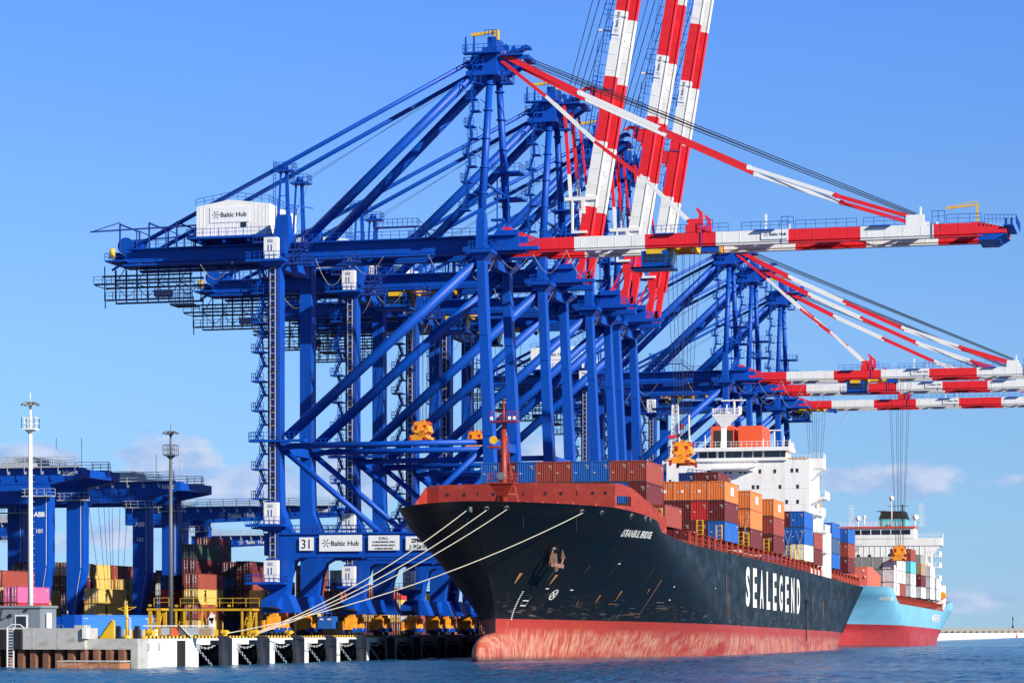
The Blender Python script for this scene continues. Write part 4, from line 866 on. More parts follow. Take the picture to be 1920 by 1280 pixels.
# superstructure
ss=MB(); HY0=192
ss.box(-14.3,12.6,HY0,HY0+14,13,35.2); ss.box(-15.2,15.0,HY0+.5,HY0+4.5,33.6,35.5); ss.hexa([(12.6,HY0+.6,31.6),(12.9,HY0+.6,31.6),(12.9,HY0+4.4,31.6),(12.6,HY0+4.4,31.6),(12.6,HY0+.6,33.6),(15,HY0+.6,33.6),(15,HY0+4.4,33.6),(12.6,HY0+4.4,33.6)])
ss.box(-8.6,8.4,HY0-.4,HY0+7,35.2,35.75); ss.box(-8.4,8.2,HY0+.3,HY0+6.6,35.7,37.0); ss.box(-9.0,8.9,HY0-.8,HY0+7.5,37.0,37.7)
ss.box(-14.35,12.65,HY0-.04,HY0,30.0,30.06); ss.box(-14.35,12.65,HY0-.04,HY0,27.0,27.06); ss.box(-14.35,12.65,HY0-.04,HY0,24,24.06)
sup=obj('superstructure',ss,M['hwhite'],ship)
q=MB(); q.hexa([(-5.2,HY0-2,33.6),(1.0,HY0-2,33.6),(2.2,HY0,33.2),(-5.6,HY0,33.2),(-5.2,HY0-2,34.0),(2.6,HY0-2,34.0),(2.6,HY0,34.0),(-5.2,HY0,34.0)]); q.rail([(-8,HY0-1.2,34.1),(2.6,HY0-2,34.0),(3,HY0,34)],1.0,1,.06); obj('front_balcony',q,M['hwhite'],sup)
def pane(mb,w,h): mb.box(-w/2,w/2,-.05,.04,-h/2,h/2)
for x0,w in ((-7.4,1.5),(-5.7,1.5),(-4.0,1.0),(-2.6,1.0),(-1.1,1.9),(1.0,1.7),(2.9,1.6),(4.7,1.2),(6.2,1.7),(7.6,.9)):
    part('bridge_window',('bw',w),lambda mb:pane(mb,w,1.2),M['glass'],sup,(x0,HY0+.3,36.4))
for px,z in [(1359,33.2),(1368,33.2),(1388,33.2),(1397,33.2),(1426,33.2),(1455,33.2),(1488,33.3),(1498,33.3),(1382,30.3),(1413,30.3),(1422,30.3),(1465,30.3),(1499,30.3),(1478,27.5),(1499,27.5),(1250,31.5),(1326,33.2),(1310,30.3)]:
    x=77.4-(2195-px)*.0992*.9708; part('window','sqw',lambda mb:mb.box(-.24,.24,-.05,.04,-.36,.36),M['glass'],sup,(x,HY0,z))
q=MB()
for x0,x1 in ((-14.6,-9.2),(7.4,12.4)): q.box(x0,x1,HY0+.3,HY0+4.6,35.5,35.72)
obj('wing_handrail',q,mat('varnished wood',(.6,.28,.1),.5),sup)
q=MB(); q.rail([(-8.8,HY0-.7,37.7),(8.7,HY0-.7,37.7),(8.7,HY0+7,37.7)],1.05,1,.07); q.rail([(12.6,HY0+.5,35.5),(15,HY0+.5,35.5),(15,HY0+4.5,35.5)],.9,.8,.06)
q.rail([(9,HY0-.1,35.2),(12.6,HY0-.1,35.2)],.9,.8,.05)
obj('railing',q,M['hwhite'],sup)
# starboard side decks and casing
q=MB()
for z,x1 in ((28.4,15.2),(25.4,14.4),(22.2,15.2),(18.4,15.3)):
    q.deck(12.6,x1,HY0+1,HY0+9,z,t=.35,rail='Xy',step=.8,rt=.07); q.box(12.8,13.1,HY0+2,HY0+2.3,z-3,z-.3)
q.hexa([(12.6,HY0+1,27.2),(12.8,HY0+1,27.2),(12.8,HY0+8,27.2),(12.6,HY0+8,27.2),(12.6,HY0+1,28.1),(15.1,HY0+1,28.1),(15.1,HY0+8,28.1),(12.6,HY0+8,28.1)])
q.box(13.6,15.1,HY0+5,HY0+12,12.5,22.0); q.beam((13,HY0+3,21),(15,HY0+3,25),.3); q.box(12.6,13.6,HY0+3,HY0+12,13,25)
obj('side_casing',q,M['hwhite'],sup)
q=MB(); q.box(15.1,15.14,HY0+6.5,HY0+10.5,19.0,19.5); obj('casing_marks',q,M['dark'],sup)
fu=MB(); fu.box(-3.6,1.0,210,221,35,43.1,0); fu.box(-8.9,-4.5,210,221,35,43.1,0); fu.box(-8.3,-4.6,209.9,210,36.3,42.3,1);  # dark flat panel paints the open recess in the casing front
fun=obj('funnel',fu,[mat('orange red funnel',(.8,.1,.03),.45,.06),M['cframe']],ship)
q=MB(); q.tube((-6.3,212,43.1),(-6.3,212,45.6),1.05,n=20); q.tube((-6.3,212,45.6),(-6.3,212,45.9),1.15,n=20); q.tube((-8,212,43),(-8,212,44.6),.3,n=10); obj('exhaust_pipe',q,M['galv'],fun)
rm=MB(); y=HY0+3
rm.box(-4.4,-3.5,y-.4,y+.4,37.6,43.6); rm.hexa([(-4.4,y-.5,41.8),(-3.4,y-.5,41.8),(-3.4,y+.5,41.8),(-4.4,y+.5,41.8),(-6,y-1,44),(-1,y-1,44),(-1,y+1,44),(-6,y+1,44)]); rm.deck(-6,-1,y-1,y+1,44.1,rail='xXyY',step=.6,rt=.07)
rm.tube((-2,y,44),(-2,y,46.6),.22,n=8); rm.box(-4.4,.2,y-.3,y+.1,46.6,46.85); rm.tube((-3.4,y,44),(-3.4,y,46),.12,n=6); rm.box(-1.2,-.6,y-.3,y+.3,44.1,45.6)
for x,h in ((5.6,3.3),(7.4,2.2),(-7.5,2.6),(3.5,1.8),(8.5,1.6)): rm.tube((x,y,37.7),(x,y,37.7+h),.09,n=6)
rm.box(4.6,6.8,y-.2,y+.1,40.9,41.1)
obj('radar_mast',rm,M['hwhite'],ship)
lm=MB()
for dx,dy in ((-.7,-.7),(.7,-.7),(.7,.7),(-.7,.7)): lm.beam((-13.2+dx,HY0+3+dy,35.5),(-13.2+dx*.7,HY0+3+dy*.7,46.0),.16)
for k in range(12):
    z=36+k*.85; s_=.68-k*.017
    for a,b in (((-s_,-s_),(s_,-s_)),((s_,-s_),(s_,s_)),((s_,s_),(-s_,s_)),((-s_,s_),(-s_,-s_))):
        lm.beam((-13.2+a[0],HY0+3+a[1],z),(-13.2+b[0],HY0+3+b[1],z),.1); lm.beam((-13.2+a[0],HY0+3+a[1],z),(-13.2+b[0],HY0+3+b[1],z+.85),.09)
lm.box(-14.6,-12,HY0+2,HY0+4,35.5,35.9); lm.beam((-13,HY0+3,41),(-10.6,HY0+3,35.6),.3); lm.box(-14.4,-13.9,HY0+2.6,HY0+3,36,38)
lm.tube((-10.2,HY0+1,35.5),(-10.2,HY0+1,44),.2,n=6); lm.box(-10.6,-9.8,HY0+.8,HY0+1.2,39,39.2)
obj('lattice_mast',lm,M['hwhite'],ship)
q=MB(); q.prism([(-14.2,39.6),(-12.2,40.0),(-12.0,40.7),(-13,40.4),(-14.4,40.3)],'y',HY0+2.1,HY0+2.15,0); q.prism([(-12.2,41.5),(-11.4,41.3),(-11.3,42.3),(-12.1,42.5)],'y',HY0+2.1,HY0+2.15,0); obj('flag',q,mat('red flag cloth',(.6,.03,.04),.8),ship)
# mooring ropes
def rope(mb,a,b,sag,r=.055,n=16):
    a=Vector(a);b=Vector(b); mb.line([tuple(a.lerp(b,i/n)-Vector((0,0,sag*4*(i/n)*(1-i/n)))) for i in range(n+1)],r,n=6)
BOL=[(-98.75,273.5),(-98.75,264.0)]
for (y,z,s_),bx,dx,lab in (((-6.6,17.35,-1),0,-.3,'uppermost cream mooring rope, from the stem down to the quay bollard'),((-5.5,17.5,1),0,0,'middle cream mooring rope of the three starting side by side at the stem'),((-4.3,17.6,1),0,.3,'lowest of the three mooring ropes that meet at one bollard'),((4.7,17.5,1),1,0,'longest mooring rope, lowest one, crossing the black bow to the quay')):
    p,n=H1.pt(y,z,.25,s_); mb=MB(); rope(mb,s1w(*p),(BOL[bx][0]+dx*.5,BOL[bx][1]+dx,3.25),1.2 if bx==0 else 1.6)
    tag(obj('mooring_rope',mb,M['line']),lab,'rope','mooring ropes of the black ship')
# rat guards etc hanging lines
q=MB()
for y,z,s_,L in ((-6.9,16.4,-1,1.0),(-2,16.9,1,1.2),(4.0,17.3,1,2.0)):
    p,n=H1.pt(y,z,.25,s_); q.line([tuple(p),tuple(p-Vector((0,0,L)))],.03)
p,n=H1.pt(26,17,.2,-1); q.line([tuple(p),(p.x,p.y,6)],.03); obj('hanging_line',q,M['rope'],hull)
# containers on the black ship
G1='containers stacked on the black ship'
COLN=['outermost column','second column inboard','third column inboard','fourth column inboard','fifth column inboard','sixth column inboard','seventh column inboard','eighth column inboard','ninth column inboard']
def bay(y,x_edge,cols,z0,name,Hh=2.85,pitch=2.9,L=12.19):
    """cols: list from starboard inward; each a list of colours from the bottom up ('' = empty)"""
    for i,c in enumerate(cols):
        for k,colr in enumerate(c):
            if not colr: continue
            n=len(c); tier='top tier' if k==n-1 else ('bottom tier' if k==0 and n>1 else ORD[k]+' tier up')
            lab=f'{colr} container, {COLN[i]}, {tier}, {name} of the black ship'
            p=s1w(x_edge-1.22-i*2.5,y,z0+k*pitch); c_=container(colr,p,lab,G1,L,Hh,DLT)
            if colr=='orange': 
                if i==0 and k==n-1: part('white_patch','wpat',lambda mb:mb.box(1.225,1.235,5.2,7.9,1.0,2.2),M['panel'],c_)
                elif i>0: part('white_patch','wpat2',lambda mb:mb.box(-.2,.15,-.012,-.006,1.2,1.6),M['panel'],c_)
A1=['brown-red','brown-red','blue','blue','brown-red','brown-red','blue','maroon','blue']; A2=['maroon','blue','maroon','blue','maroon','maroon','blue','maroon','blue']
bay(44,10.6,[[b,a] for a,b in zip(A1,A2)],20.2,'foremost row')
container('brown-red',s1w(13.1-1.22,44,17.3),'brown-red container standing alone and lowest at the outer edge of the foremost row',G1,12.19,2.85,DLT)
bay(80,15.1,[['blue','maroon','orange'],['maroon','red','orange'],['maroon','maroon','orange'],['maroon','maroon','orange'],['navy','blue','orange']],16.5,'second row')
bay(104,15.1,[['maroon','orange','orange'],['maroon','orange','orange'],['navy','maroon','maroon','maroon'],['navy','maroon','blue','blue']],16.35,'third row')
container('maroon',s1w(9.0-1.22,103.5,25.2),'maroon container beside a dark blue one, on top behind the orange row',G1,12.19,2.6,DLT)
container('navy',s1w(6.5-1.22,103.5,25.2),'dark blue container directly under the orange spreader, on top behind the orange row',G1,12.19,2.6,DLT)
bay(128.6,15.1,[['maroon','brown-red','orange'],['maroon','maroon','orange']],16.25,'fourth row')
bay(165.7,15.1,[['cream','blue','blue'],['blue','blue','maroon'],['blue','navy','maroon']],15.9,'fifth row')
bay(179.2,15.1,[['maroon','brown-red'],['maroon','maroon']],15.6,'sixth row')
bay(205.5,15.1,[['blue','steel-blue','blue'],['navy','navy','blue']],15.5,'row behind the house')
bay(231,15.1,[['maroon','brown-red','blue'],['maroon','maroon','blue']],15.3,'sternmost row')
# ---------------------------------------------------------------- second ship
TOP2=[(-7,13.6),(14,13.4),(22,13.3),(24,13.0),(34,9.9),(60,9.7),(150,8.9),(152,11.0),(182,12.0)]
H2=Hull(B=14.4,LEN=176,ky=.72,kz=.74,top=TOP2)
S2=Vector((-80.4,582,0))
ship2=empty('container_ship','light blue container ship with red bottom moored behind the black ship','ship',S2,.0)
HM2=hull_mat('light blue and red hull paint',(.19,.47,.62),(.42,.025,.025),5.3,.0085,(.5,.12,.1),(.3,.5,.55),(.1,.13,.05),.6,.35,.05)
M['salmon']=mat('salmon breakwater paint',(.6,.13,.09),.55,.1,.6)
h2=link('hull',H2.mesh('hull',[HM2,M['deckred']]),ship2)
hull_text(H2,'MAERSK',114,141,6.0,8.0,M['letter'],h2,bold=.02); hull_text(H2,'MAERSK NIMES',14,24,10.4,11.3,M['letter'],h2,bold=.02)
b2=MB(); plate(b2,[(-11,22,12,14),(-9.5,18,12,18.0),(9.2,18,12,18.0)])
for k in range(9): b2.tube((-8.5+k*2.1,17.9,17.2),(-8.5+k*2.1,18.1,17.2),.22,n=8,m=1); b2.box(-8.2+k*2.1,-8.0+k*2.1,17.7,18,15.6,16.0,1)
obj('breakwater',b2,[M['salmon'],M['white']],ship2)
bw2s=MB(); slant((9.2,18),(14.0,34),[(0,12.6),(1,10),(1,12.4),(.15,18.0),(0,18.0)]); obj('breakwater_wing',bw2s,M['salmon'],ship2)
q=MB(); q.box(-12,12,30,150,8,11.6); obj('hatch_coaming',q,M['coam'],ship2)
for k in range(27): part('lashing_post','post',post,M['deckred'],ship2,(13.9,34+k*4.3,H2.zt(34+k*4.3)))
s2=MB(); Y2=143
s2.box(-14.2,10.6,Y2,Y2+14,9,28.6); s2.box(-14.3,14.4,Y2-.2,Y2+4,26.65,28.7); s2.hexa([(10.6,Y2,24),(11,Y2,24),(11,Y2+4,24),(10.6,Y2+4,24),(10.6,Y2,26.6),(14.2,Y2,26.6),(14.2,Y2+4,26.6),(10.6,Y2+4,26.6)])
for k in range(17): s2.box(-14+k*1.5,-13.9+k*1.5,Y2-.1,Y2,16,26.5)
s2.box(-14,7.0,Y2-.3,Y2+8,28.6,31.4); s2.box(-14.2,10.6,Y2-.12,Y2-.02,28.1,28.5); 
for z in (24,21,17.5,14): s2.deck(10.6,13.6,Y2,Y2+8,z,rail='Xy',step=1,rt=.1)
s2.box(12,14.2,Y2+8,Y2+14,9,16)
su2=obj('superstructure',s2,M['hwhite'],ship2)
q=MB(); q.box(-14.2,7.2,Y2-.6,Y2+8.2,31.4,31.9); obj('roof_edge',q,mat('roof edge red',(.6,.08,.05),.5),su2)
for k in range(7): part('bridge_window',('bw2'),lambda mb:mb.box(0,2.4,-.05,.03,0,1.3),M['glass'],su2,(-12.6+k*2.7,Y2-.3,29.7))
for x,z in ((-8,23.8),(-5,23.8),(.5,24),(4,24),(7,24),(-2,20.5),(7.5,20)): part('window','w2',lambda mb:mb.box(-.35,.35,-.13,.0,-.5,.5),M['glass'],su2,(x,Y2,z))
q=MB(); q.box(-3.5,4,Y2+8,Y2+16,31,34.2,0); q.hexa([(-3.6,Y2+8,34.2),(4.1,Y2+8,34.2),(4.1,Y2+16,34.2),(-3.6,Y2+16,34.2),(-2.6,Y2+8.2,36.4),(3.4,Y2+8.2,36.4),(3.4,Y2+16,36.4),(-2.6,Y2+16,36.4)],1); obj('funnel',q,[CM['teal'],M['dark']],ship2)
q=MB(); q.tube((.6,Y2+4,31.9),(.6,Y2+4,39),.22,n=8); q.beam((-.6,Y2+4,37.6),(5,Y2+4,37.6),.14); q.tube((3.4,Y2+4,31.9),(3.4,Y2+4,38),.2,n=6); q.beam((-3.6,Y2+4,36.2),(-1,Y2+4,36.2),.2); q.tube((-2.4,Y2+4,31.9),(-2.4,Y2+4,36.2),.18,n=6)
obj('radar_mast',q,M['dark'],ship2)
q=MB()
for x,r,z in ((.6,.75,39.6),(-8.5,.8,34.2),(7,.85,34.4),(-6.8,.5,34.6)): q.lathe((x,Y2+3,z),[(-r,.05),(-r*.7,r*.7),(0,r),(r*.7,r*.7),(r,.02)],n=12); q.tube((x,Y2+3,31.8),(x,Y2+3,z-r),.15,n=6)
for x,z1 in ((-10.3,38),(8.6,38.4)):
    for dx in (-.3,.3): q.beam((x+dx,Y2+3,31.9),(x+dx,Y2+3,z1),.1)
    for k in range(7): q.beam((x-.9,Y2+3,32.4+k*.9),(x+.9,Y2+3,32.4+k*.9),.1)
q.rail([(-14,Y2-.5,31.9),(7.2,Y2-.5,31.9)],1.1,1.2,.08); q.rail([(7.2,Y2+.2,28.8),(14.4,Y2+.2,28.8),(14.4,Y2+4,28.8)],1.1,1,.08)
obj('antennas',q,M['hwhite'],ship2)
q=MB(); q.tube((14.0,Y2+5,13.3),(14.0,Y2+11,13.3),1.0,.8,n=12); obj('lifeboat',q,M['orange'],ship2)
G2='containers stacked on the light blue ship'
M['ctext']=M['black']
def bay2(y,cols,name,z0=11.75,mark=True):
    for i,c in enumerate(cols):
        for k,colr in enumerate(c):
            if not colr: continue
            n=len(c); tier='top' if k==n-1 else ORD[k]
            lab=f'{colr} container, {COLN[i]}, {tier} tier, {name} of the blue ship'
            o=container(colr,S2+Vector((14.35-1.22-i*2.5,y,z0+k*2.9)),lab,G2,12.19,2.85)
            if mark and i==0 and colr in('white','grey'):
                t=text('MSK',.95,M['black'],o,(1.24,4.6,2.3),rot=(0,R(90),0),name='lettering',bold=.02)
bay2(25,[['white','white','white'],['grey','grey','grey'],['grey','tan','grey'],['grey','grey','grey'],['white','grey','maroon'],['grey','tan','maroon']],'foremost row')
bay2(38,[['brown-red','white','white'],['brown-red','white','grey'],['white','grey','grey']],'second row')
bay2(62,[['white','white','teal','brown-red'],['brown-red','grey','teal','maroon']],'third row')
bay2(87,[['white','maroon','tan'],['maroon','maroon','white'],['tan','white','grey','grey']],'fourth row')
bay2(111,[['white','white','white'],['grey','white','white','grey'],['grey','grey','white','grey']],'fifth row')
bay2(128,[['white','white'],['white','grey','grey']],'sternmost row')
# ---------------------------------------------------------------- harbour basin, quay, yard
_c,_s=math.cos(YAW),math.sin(YAW)
def at(px,d):
    """ground-plan point measured on the photograph: column px, depth d in metres"""
    r=(px-960)/5000*d; return Vector((r*_c-d*_s, r*_s+d*_c,0))
QX=-97.4
def water_mat():
    m=bpy.data.materials.new('harbour water'); m.use_nodes=True; nt=m.node_tree; n=nt.nodes; l=nt.links; b=n['Principled BSDF']
    b.inputs['Roughness'].default_value=.12; b.inputs['IOR'].default_value=1.33; b.inputs['Specular IOR Level'].default_value=.35
    tc=n.new('ShaderNodeTexCoord')
    def nz(sc,detail,rot=0,rough=.6):
        mp=n.new('ShaderNodeMapping'); mp.inputs['Scale'].default_value=sc; mp.inputs['Rotation'].default_value=(0,0,rot); l.new(tc.outputs['Object'],mp.inputs[0])
        z=n.new('ShaderNodeTexNoise'); z.inputs['Scale'].default_value=1; z.inputs['Detail'].default_value=detail; z.inputs['Roughness'].default_value=rough; l.new(mp.outputs[0],z.inputs[0]); return z.outputs[0]
    a=nz((.9,.42,1),7,.25,.68); c=nz((.14,.05,1),4,.3); e=nz((.006,.03,1),4,.1)
    g=nz((1.0,.09,1),5,.05,.6); a2=n.new('ShaderNodeMath'); a2.operation='MULTIPLY_ADD'; a2.inputs[1].default_value=1.3; l.new(g,a2.inputs[0]); l.new(a,a2.inputs[2]); a=a2.outputs[0]
    ad=n.new('ShaderNodeMath'); ad.operation='MULTIPLY_ADD'; ad.inputs[1].default_value=2.2; l.new(c,ad.inputs[0]); l.new(a,ad.inputs[2])
    bp=n.new('ShaderNodeBump'); bp.inputs['Strength'].default_value=1.0; bp.inputs['Distance'].default_value=.35; l.new(ad.outputs[0],bp.inputs['Height']); l.new(bp.outputs[0],b.inputs['Normal'])
    mx=n.new('ShaderNodeMixRGB'); l.new(e,mx.inputs[0]); mx.inputs[1].default_value=(.003,.08,.19,1); mx.inputs[2].default_value=(.008,.125,.285,1); l.new(mx.outputs[0],b.inputs['Base Color'])
    mr=n.new('ShaderNodeMapRange'); mr.inputs[1].default_value=.4; mr.inputs[2].default_value=.62; mr.inputs[3].default_value=.08; mr.inputs[4].default_value=.2; l.new(e,mr.inputs[0]); l.new(mr.outputs[0],b.inputs['Roughness'])
    return m
import numpy as np
def wave_sheet():
    """harbour chop as real geometry near the camera, flat water beyond"""
    xs=np.arange(-135,130.1,.55); ys=[150.0]
    while ys[-1]<620: ys.append(ys[-1]+.42+max(0,(ys[-1]-230))*.0042)
    ys=np.array(ys); Xg,Yg=np.meshgrid(xs,ys); Z=np.zeros_like(Xg); rg=np.random.RandomState(5)
    for k in range(46):
        lam=.8*(5.5/.8)**rg.rand(); th=rg.normal(.5,.75); kx,ky=math.cos(th)*6.283/lam,math.sin(th)*6.283/lam
        Z+=lam*.0042*np.sin(kx*Xg+ky*Yg+rg.rand()*6.283+.6*np.sin(Xg*.11+k)+.6*np.cos(Yg*.07+k*2))
    gust=.55+.45*np.sin(Xg*.021+1.3*np.sin(Yg*.013))*np.sin(Yg*.031+.9*np.sin(Xg*.017+1)); Z*=.6+.7*gust
    ex=np.clip(np.minimum(Xg-xs[0],xs[-1]-Xg)/6,0,1)*np.clip(np.minimum(Yg-ys[0],ys[-1]-Yg)/12,0,1); Z*=ex
    nx,ny=len(xs),len(ys); v=np.stack([Xg.ravel(),Yg.ravel(),Z.ravel()],1)
    a=(np.arange(ny-1)[:,None]*nx+np.arange(nx-1)[None,:]).ravel(); f=np.stack([a,a+1,a+nx+1,a+nx],1)
    x0,x1,y0,y1=float(xs[0]),float(xs[-1]),float(ys[0]),float(ys[-1])
    ring=[[(-30000,-3000),(30000,-3000),(30000,y0),(-30000,y0)],[(-30000,y1),(30000,y1),(30000,45000),(-30000,45000)],[(-30000,y0),(x0,y0),(x0,y1),(-30000,y1)],[(x1,y0),(30000,y0),(30000,y1),(x1,y1)]]
    vv=v.tolist(); ff=f.tolist()
    for r_ in ring:
        b=len(vv); vv+=[(x,y,0.0) for x,y in r_]; ff.append([b,b+1,b+2,b+3])
    me=bpy.data.meshes.new('water'); me.from_pydata(vv,[],ff); me.update(); me.polygons.foreach_set('use_smooth',[True]*len(ff)); me.materials.append(water_mat()); return me
tag(link('water',wave_sheet()),kind='structure')
mb=MB(); mb.q([(-3000,239.5,2.78),(QX-2.2,239.5,2.78),(QX-2.2,3000,2.78),(-3000,3000,2.78)])
M['asphalt']=mat('yard asphalt',(.09,.09,.085),.9,.2,.3)
tag(obj('yard_ground',mb,M['asphalt']),kind='structure')
# quay: cap, face with a recess behind each fender
FY=[257.2+11.5*k for k in range(34)]
RY=[(y+1.2,y+6.6) for y in FY]     # recess spans (measured just behind each panel)
q=MB(); 
q.box(QX-2.2,QX,237,FY[0]-30,0,2.8) if False else None
ycur=239.5; spans=[]
for y in FY: spans.append((y-4.3,y+1.4))
for a,b in spans:
    q.box(QX-3,QX,ycur,a,-1,2.8); q.box(QX-3,QX,a,b,2.15,2.8); q.box(QX-3,QX-2.2,a,b,-1,2.15); ycur=b
q.box(QX-3,QX,ycur,3000,-1,2.8)
QO=tag(obj('quay',q,M['whitewash']),'long whitewashed concrete quay wall with dark recesses behind its fenders','quay wall')
M['recess_dark']=mat('near-black recess tone',(.012,.012,.012),.9,.3)  # near-black sheets paint the darkness inside the recesses and pile opening
for a,b in spans: obj('recess',MB().box(QX-2.2,QX-2.15,a,b,-1,2.14).box(QX-2.15,QX-.02,b-.04,b-.003,-1,2.14),M['recess_dark'],QO)

# yellow and black kerb beam, bollards
kb=MB(); 
for k in range(330): kb.box(QX-.75,QX-.45,240+k*1.0,240+k*1.0+.5,2.84,3.06,0); kb.box(QX-.75,QX-.45,240.5+k*1.0,241+k*1.0,2.84,3.06,1)
tag(obj('kerb',kb,[M['yellow'],M['dark']]),kind='structure')
def fender():
    o=empty('quay_fender','','fender',(0,0,0),0,'black fenders along the quay face')
    def panel(mb):
        mb.box(1.15,1.4,-1.6,1.6,-1,2.75); mb.hexa([(1.15,-1.6,2.75),(1.4,-1.6,2.75),(1.4,1.6,2.75),(1.15,1.6,2.75),(.8,-1.5,3.05),(.95,-1.5,3.05),(.95,1.5,3.05),(.8,1.5,3.05)])
        for k in range(6): mb.box(1.4,1.43,-1.55+k*.53,-1.08+k*.53,-.9,1.15)
        for k in range(6): mb.box(1.4,1.43,-1.55+k*.53,-1.08+k*.53,1.2,2.7)
    part('panel','fp',panel,mat('fender facing',(.014,.017,.026),.45,.3,2,dirt=(.1,.1,.12),dirt_amt=.5,dscale=(1,1,.3)),o)
    part('rubber_body','frb',lambda mb:mb.tube((-.6,0,.9),(1.15,0,.9),.75,.55,n=16),M['dark'],o)
    def chain(mb):
        a=Vector((.02,-4.5,1.75));b=Vector((.7,-1.9,-.2))
        for i in range(11):
            p=a.lerp(b,i/11);r=a.lerp(b,(i+.8)/11); w=Vector((0,.0,.09)) if i%2 else Vector((.09,.05,0))
            mb.beam(p+w,r+w,.07); mb.beam(p-w,r-w,.07)
        mb.box(-.02,.12,-4.9,-4.3,1.6,2.3); a=Vector((.02,-4.3,2.0));b=Vector((.7,-1.5,2.1))
        for i in range(9):
            p=a.lerp(b,i/9)-Vector((0,0,.25*math.sin(math.pi*i/9)));r=a.lerp(b,(i+.8)/9)-Vector((0,0,.25*math.sin(math.pi*(i+.8)/9))); w=Vector((0,0,.08)) if i%2 else Vector((.08,0,0))
            mb.beam(p+w,r+w,.06); mb.beam(p-w,r-w,.06)
    part('chain','fch',chain,M['galv'],o)
    return o
f0=fender()
FL=['largest black quay fender, first of the row beside the white concrete','second black quay fender of the row','third black quay fender of the row, just before a yellow bollard','fourth black quay fender of the row','fifth black quay fender, still in sunlight','sixth black quay fender, at the edge of the ship shadow']
for i,y in enumerate(FY[:9]):
    f=f0 if i==0 else copy_tree(f0); f.location=(QX,y,0); f['label']=FL[i] if i<6 else f'black quay fender in the shadow of the bow, {ORD[i-6]} beyond the sunlit ones'
def bollard(mb):
    mb.tube((0,0,0),(0,0,.35),.32,.26,n=14); mb.tube((0,0,.35),(0,0,.5),.26,.42,n=14); mb.prism([(-.5,.5),(.45,.5),(.5,.7),(.2,.85),(-.35,.8),(-.95,.6)],'x',-.3,.3); mb.box(-.5,.5,-.5,.5,0,.06)
bl=['yellow bollard holding the lowest mooring rope','yellow bollard holding the bundle of three mooring ropes','yellow bollard with no rope, past the third fender','yellow bollard near the orange box','yellow bollard at the corner end of the quay edge']
for (x,y),lb in zip(((-98.75,264.0),(-98.75,273.5),(-98.75,284.5),(-98.75,254.3),(-98.75,243.6)),bl):
    c=part('bollard','bol',bollard,M['yellow'],None,(x,y,2.8),(0,0,R(180))); tag(c,lb,'bollard','yellow mooring bollards')
# near end wall facing the camera
q=MB()
q.box(-150,-102.6,236.4,239.5,1.78,3.82); q.box(-102.6,-98.1,236.9,239.5,1.78,2.8); q.box(-98.1,QX,236.9,239.5,-1,2.8)
q.box(-103.7,-102.7,236.45,238.0,3.82,4.1); 
for x in (-108.0,-105.4): q.box(x,x+.04,236.37,236.4,1.8,3.8)
o=tag(obj('end_wall',q,M['concrete']),'grey concrete end wall of the quay above the rusty sheet piles','wall')
q=MB(); q.box(-102.75,-102.3,236.1,236.85,2.82,3.85); obj('edge_guard',q,M['whitewash'],o)
q=MB(); X=-150
while X<-98.6:
    q.prism([(X,236.75),(X+.55,236.75),(X+.85,237.6),(X+1.35,237.6),(X+1.35,237.8),(X,237.8)],'z',-1,1.78); X+=1.3
SPW=tag(obj('sheet_pile_wall',q,M['rust']),'rusty steel sheet pile wall standing in the water under the grey concrete','wall')
q=MB(); q.box(-150,-98.1,239.2,239.4,-1,1.78); obj('pile_back',q,M['recess_dark'],SPW)
q=MB(); 
for k in range(6): 
    q.box(-104.2+k*1.06,-103.2+k*1.06,233.6,236.2,-.3,.55-.04*(k%2)); q.box(-103.2+k*1.06,-103.14+k*1.06,233.7,236.1,-.3,.5)
for k in range(6): q.box(-104.2+k*1.06,-103.14+k*1.06,233.55,236.2,.62,.75,1)
o=tag(obj('pontoon',q,[mat('rusty pontoon side',(.4,.16,.07),.8,.4,1.3,dirt=(.6,.5,.4),dirt_amt=.7,dscale=(.6,.6,1.2)),M['concrete']]),'rusty steel pontoon with pale top floating before the sheet pile wall','pontoon')
lad=MB()
for x in (-110.5,-109.85): lad.box(x-.05,x+.05,236.1,236.2,-.3,3.9)
for k in range(14): lad.box(-110.5,-109.85,236.12,236.18,.1+k*.28,.15+k*.28)
lo=tag(obj('quay_ladder',lad,M['white']),'white ladder down the grey concrete wall between dark rubber strips','ladder')
q=MB(); q.box(-109.7,-109.0,236.0,236.4,1.78,3.7); q.box(-112.5,-110.7,236.0,236.4,1.78,3.7); obj('rubber_strip',q,M['dark'],lo)
q=MB(); q.line([(-110.8,236.6,3.8),(-110.3,236.6,4.15),(-109.4,236.6,4.15),(-108.9,236.6,3.8)],.05); obj('hand_hoop',q,M['white'],lo)
# vertical rubber strip and marks on the white quay face
q=MB(); q.box(QX,QX+.35,247.0,248.4,-.6,2.6); q.box(QX+.35,QX+.4,247.55,247.7,-.6,2.6); tag(obj('rubber_strip',q,M['dark']),'narrow black vertical rubber strip on the white quay face','fender')
q=MB()
for y in (239.2,241.9): q.box(QX,QX+.12,y,y+.5,1.7,2.4)
for y in (240.1,241.1): q.box(QX,QX+.04,y,y+.2,2.05,2.1); q.box(QX,QX+.04,y-.2,y,1.3,1.35)
tag(obj('wall_plates',q,M['galv']),'pair of small grey steel plates fixed on the white quay face','plate')
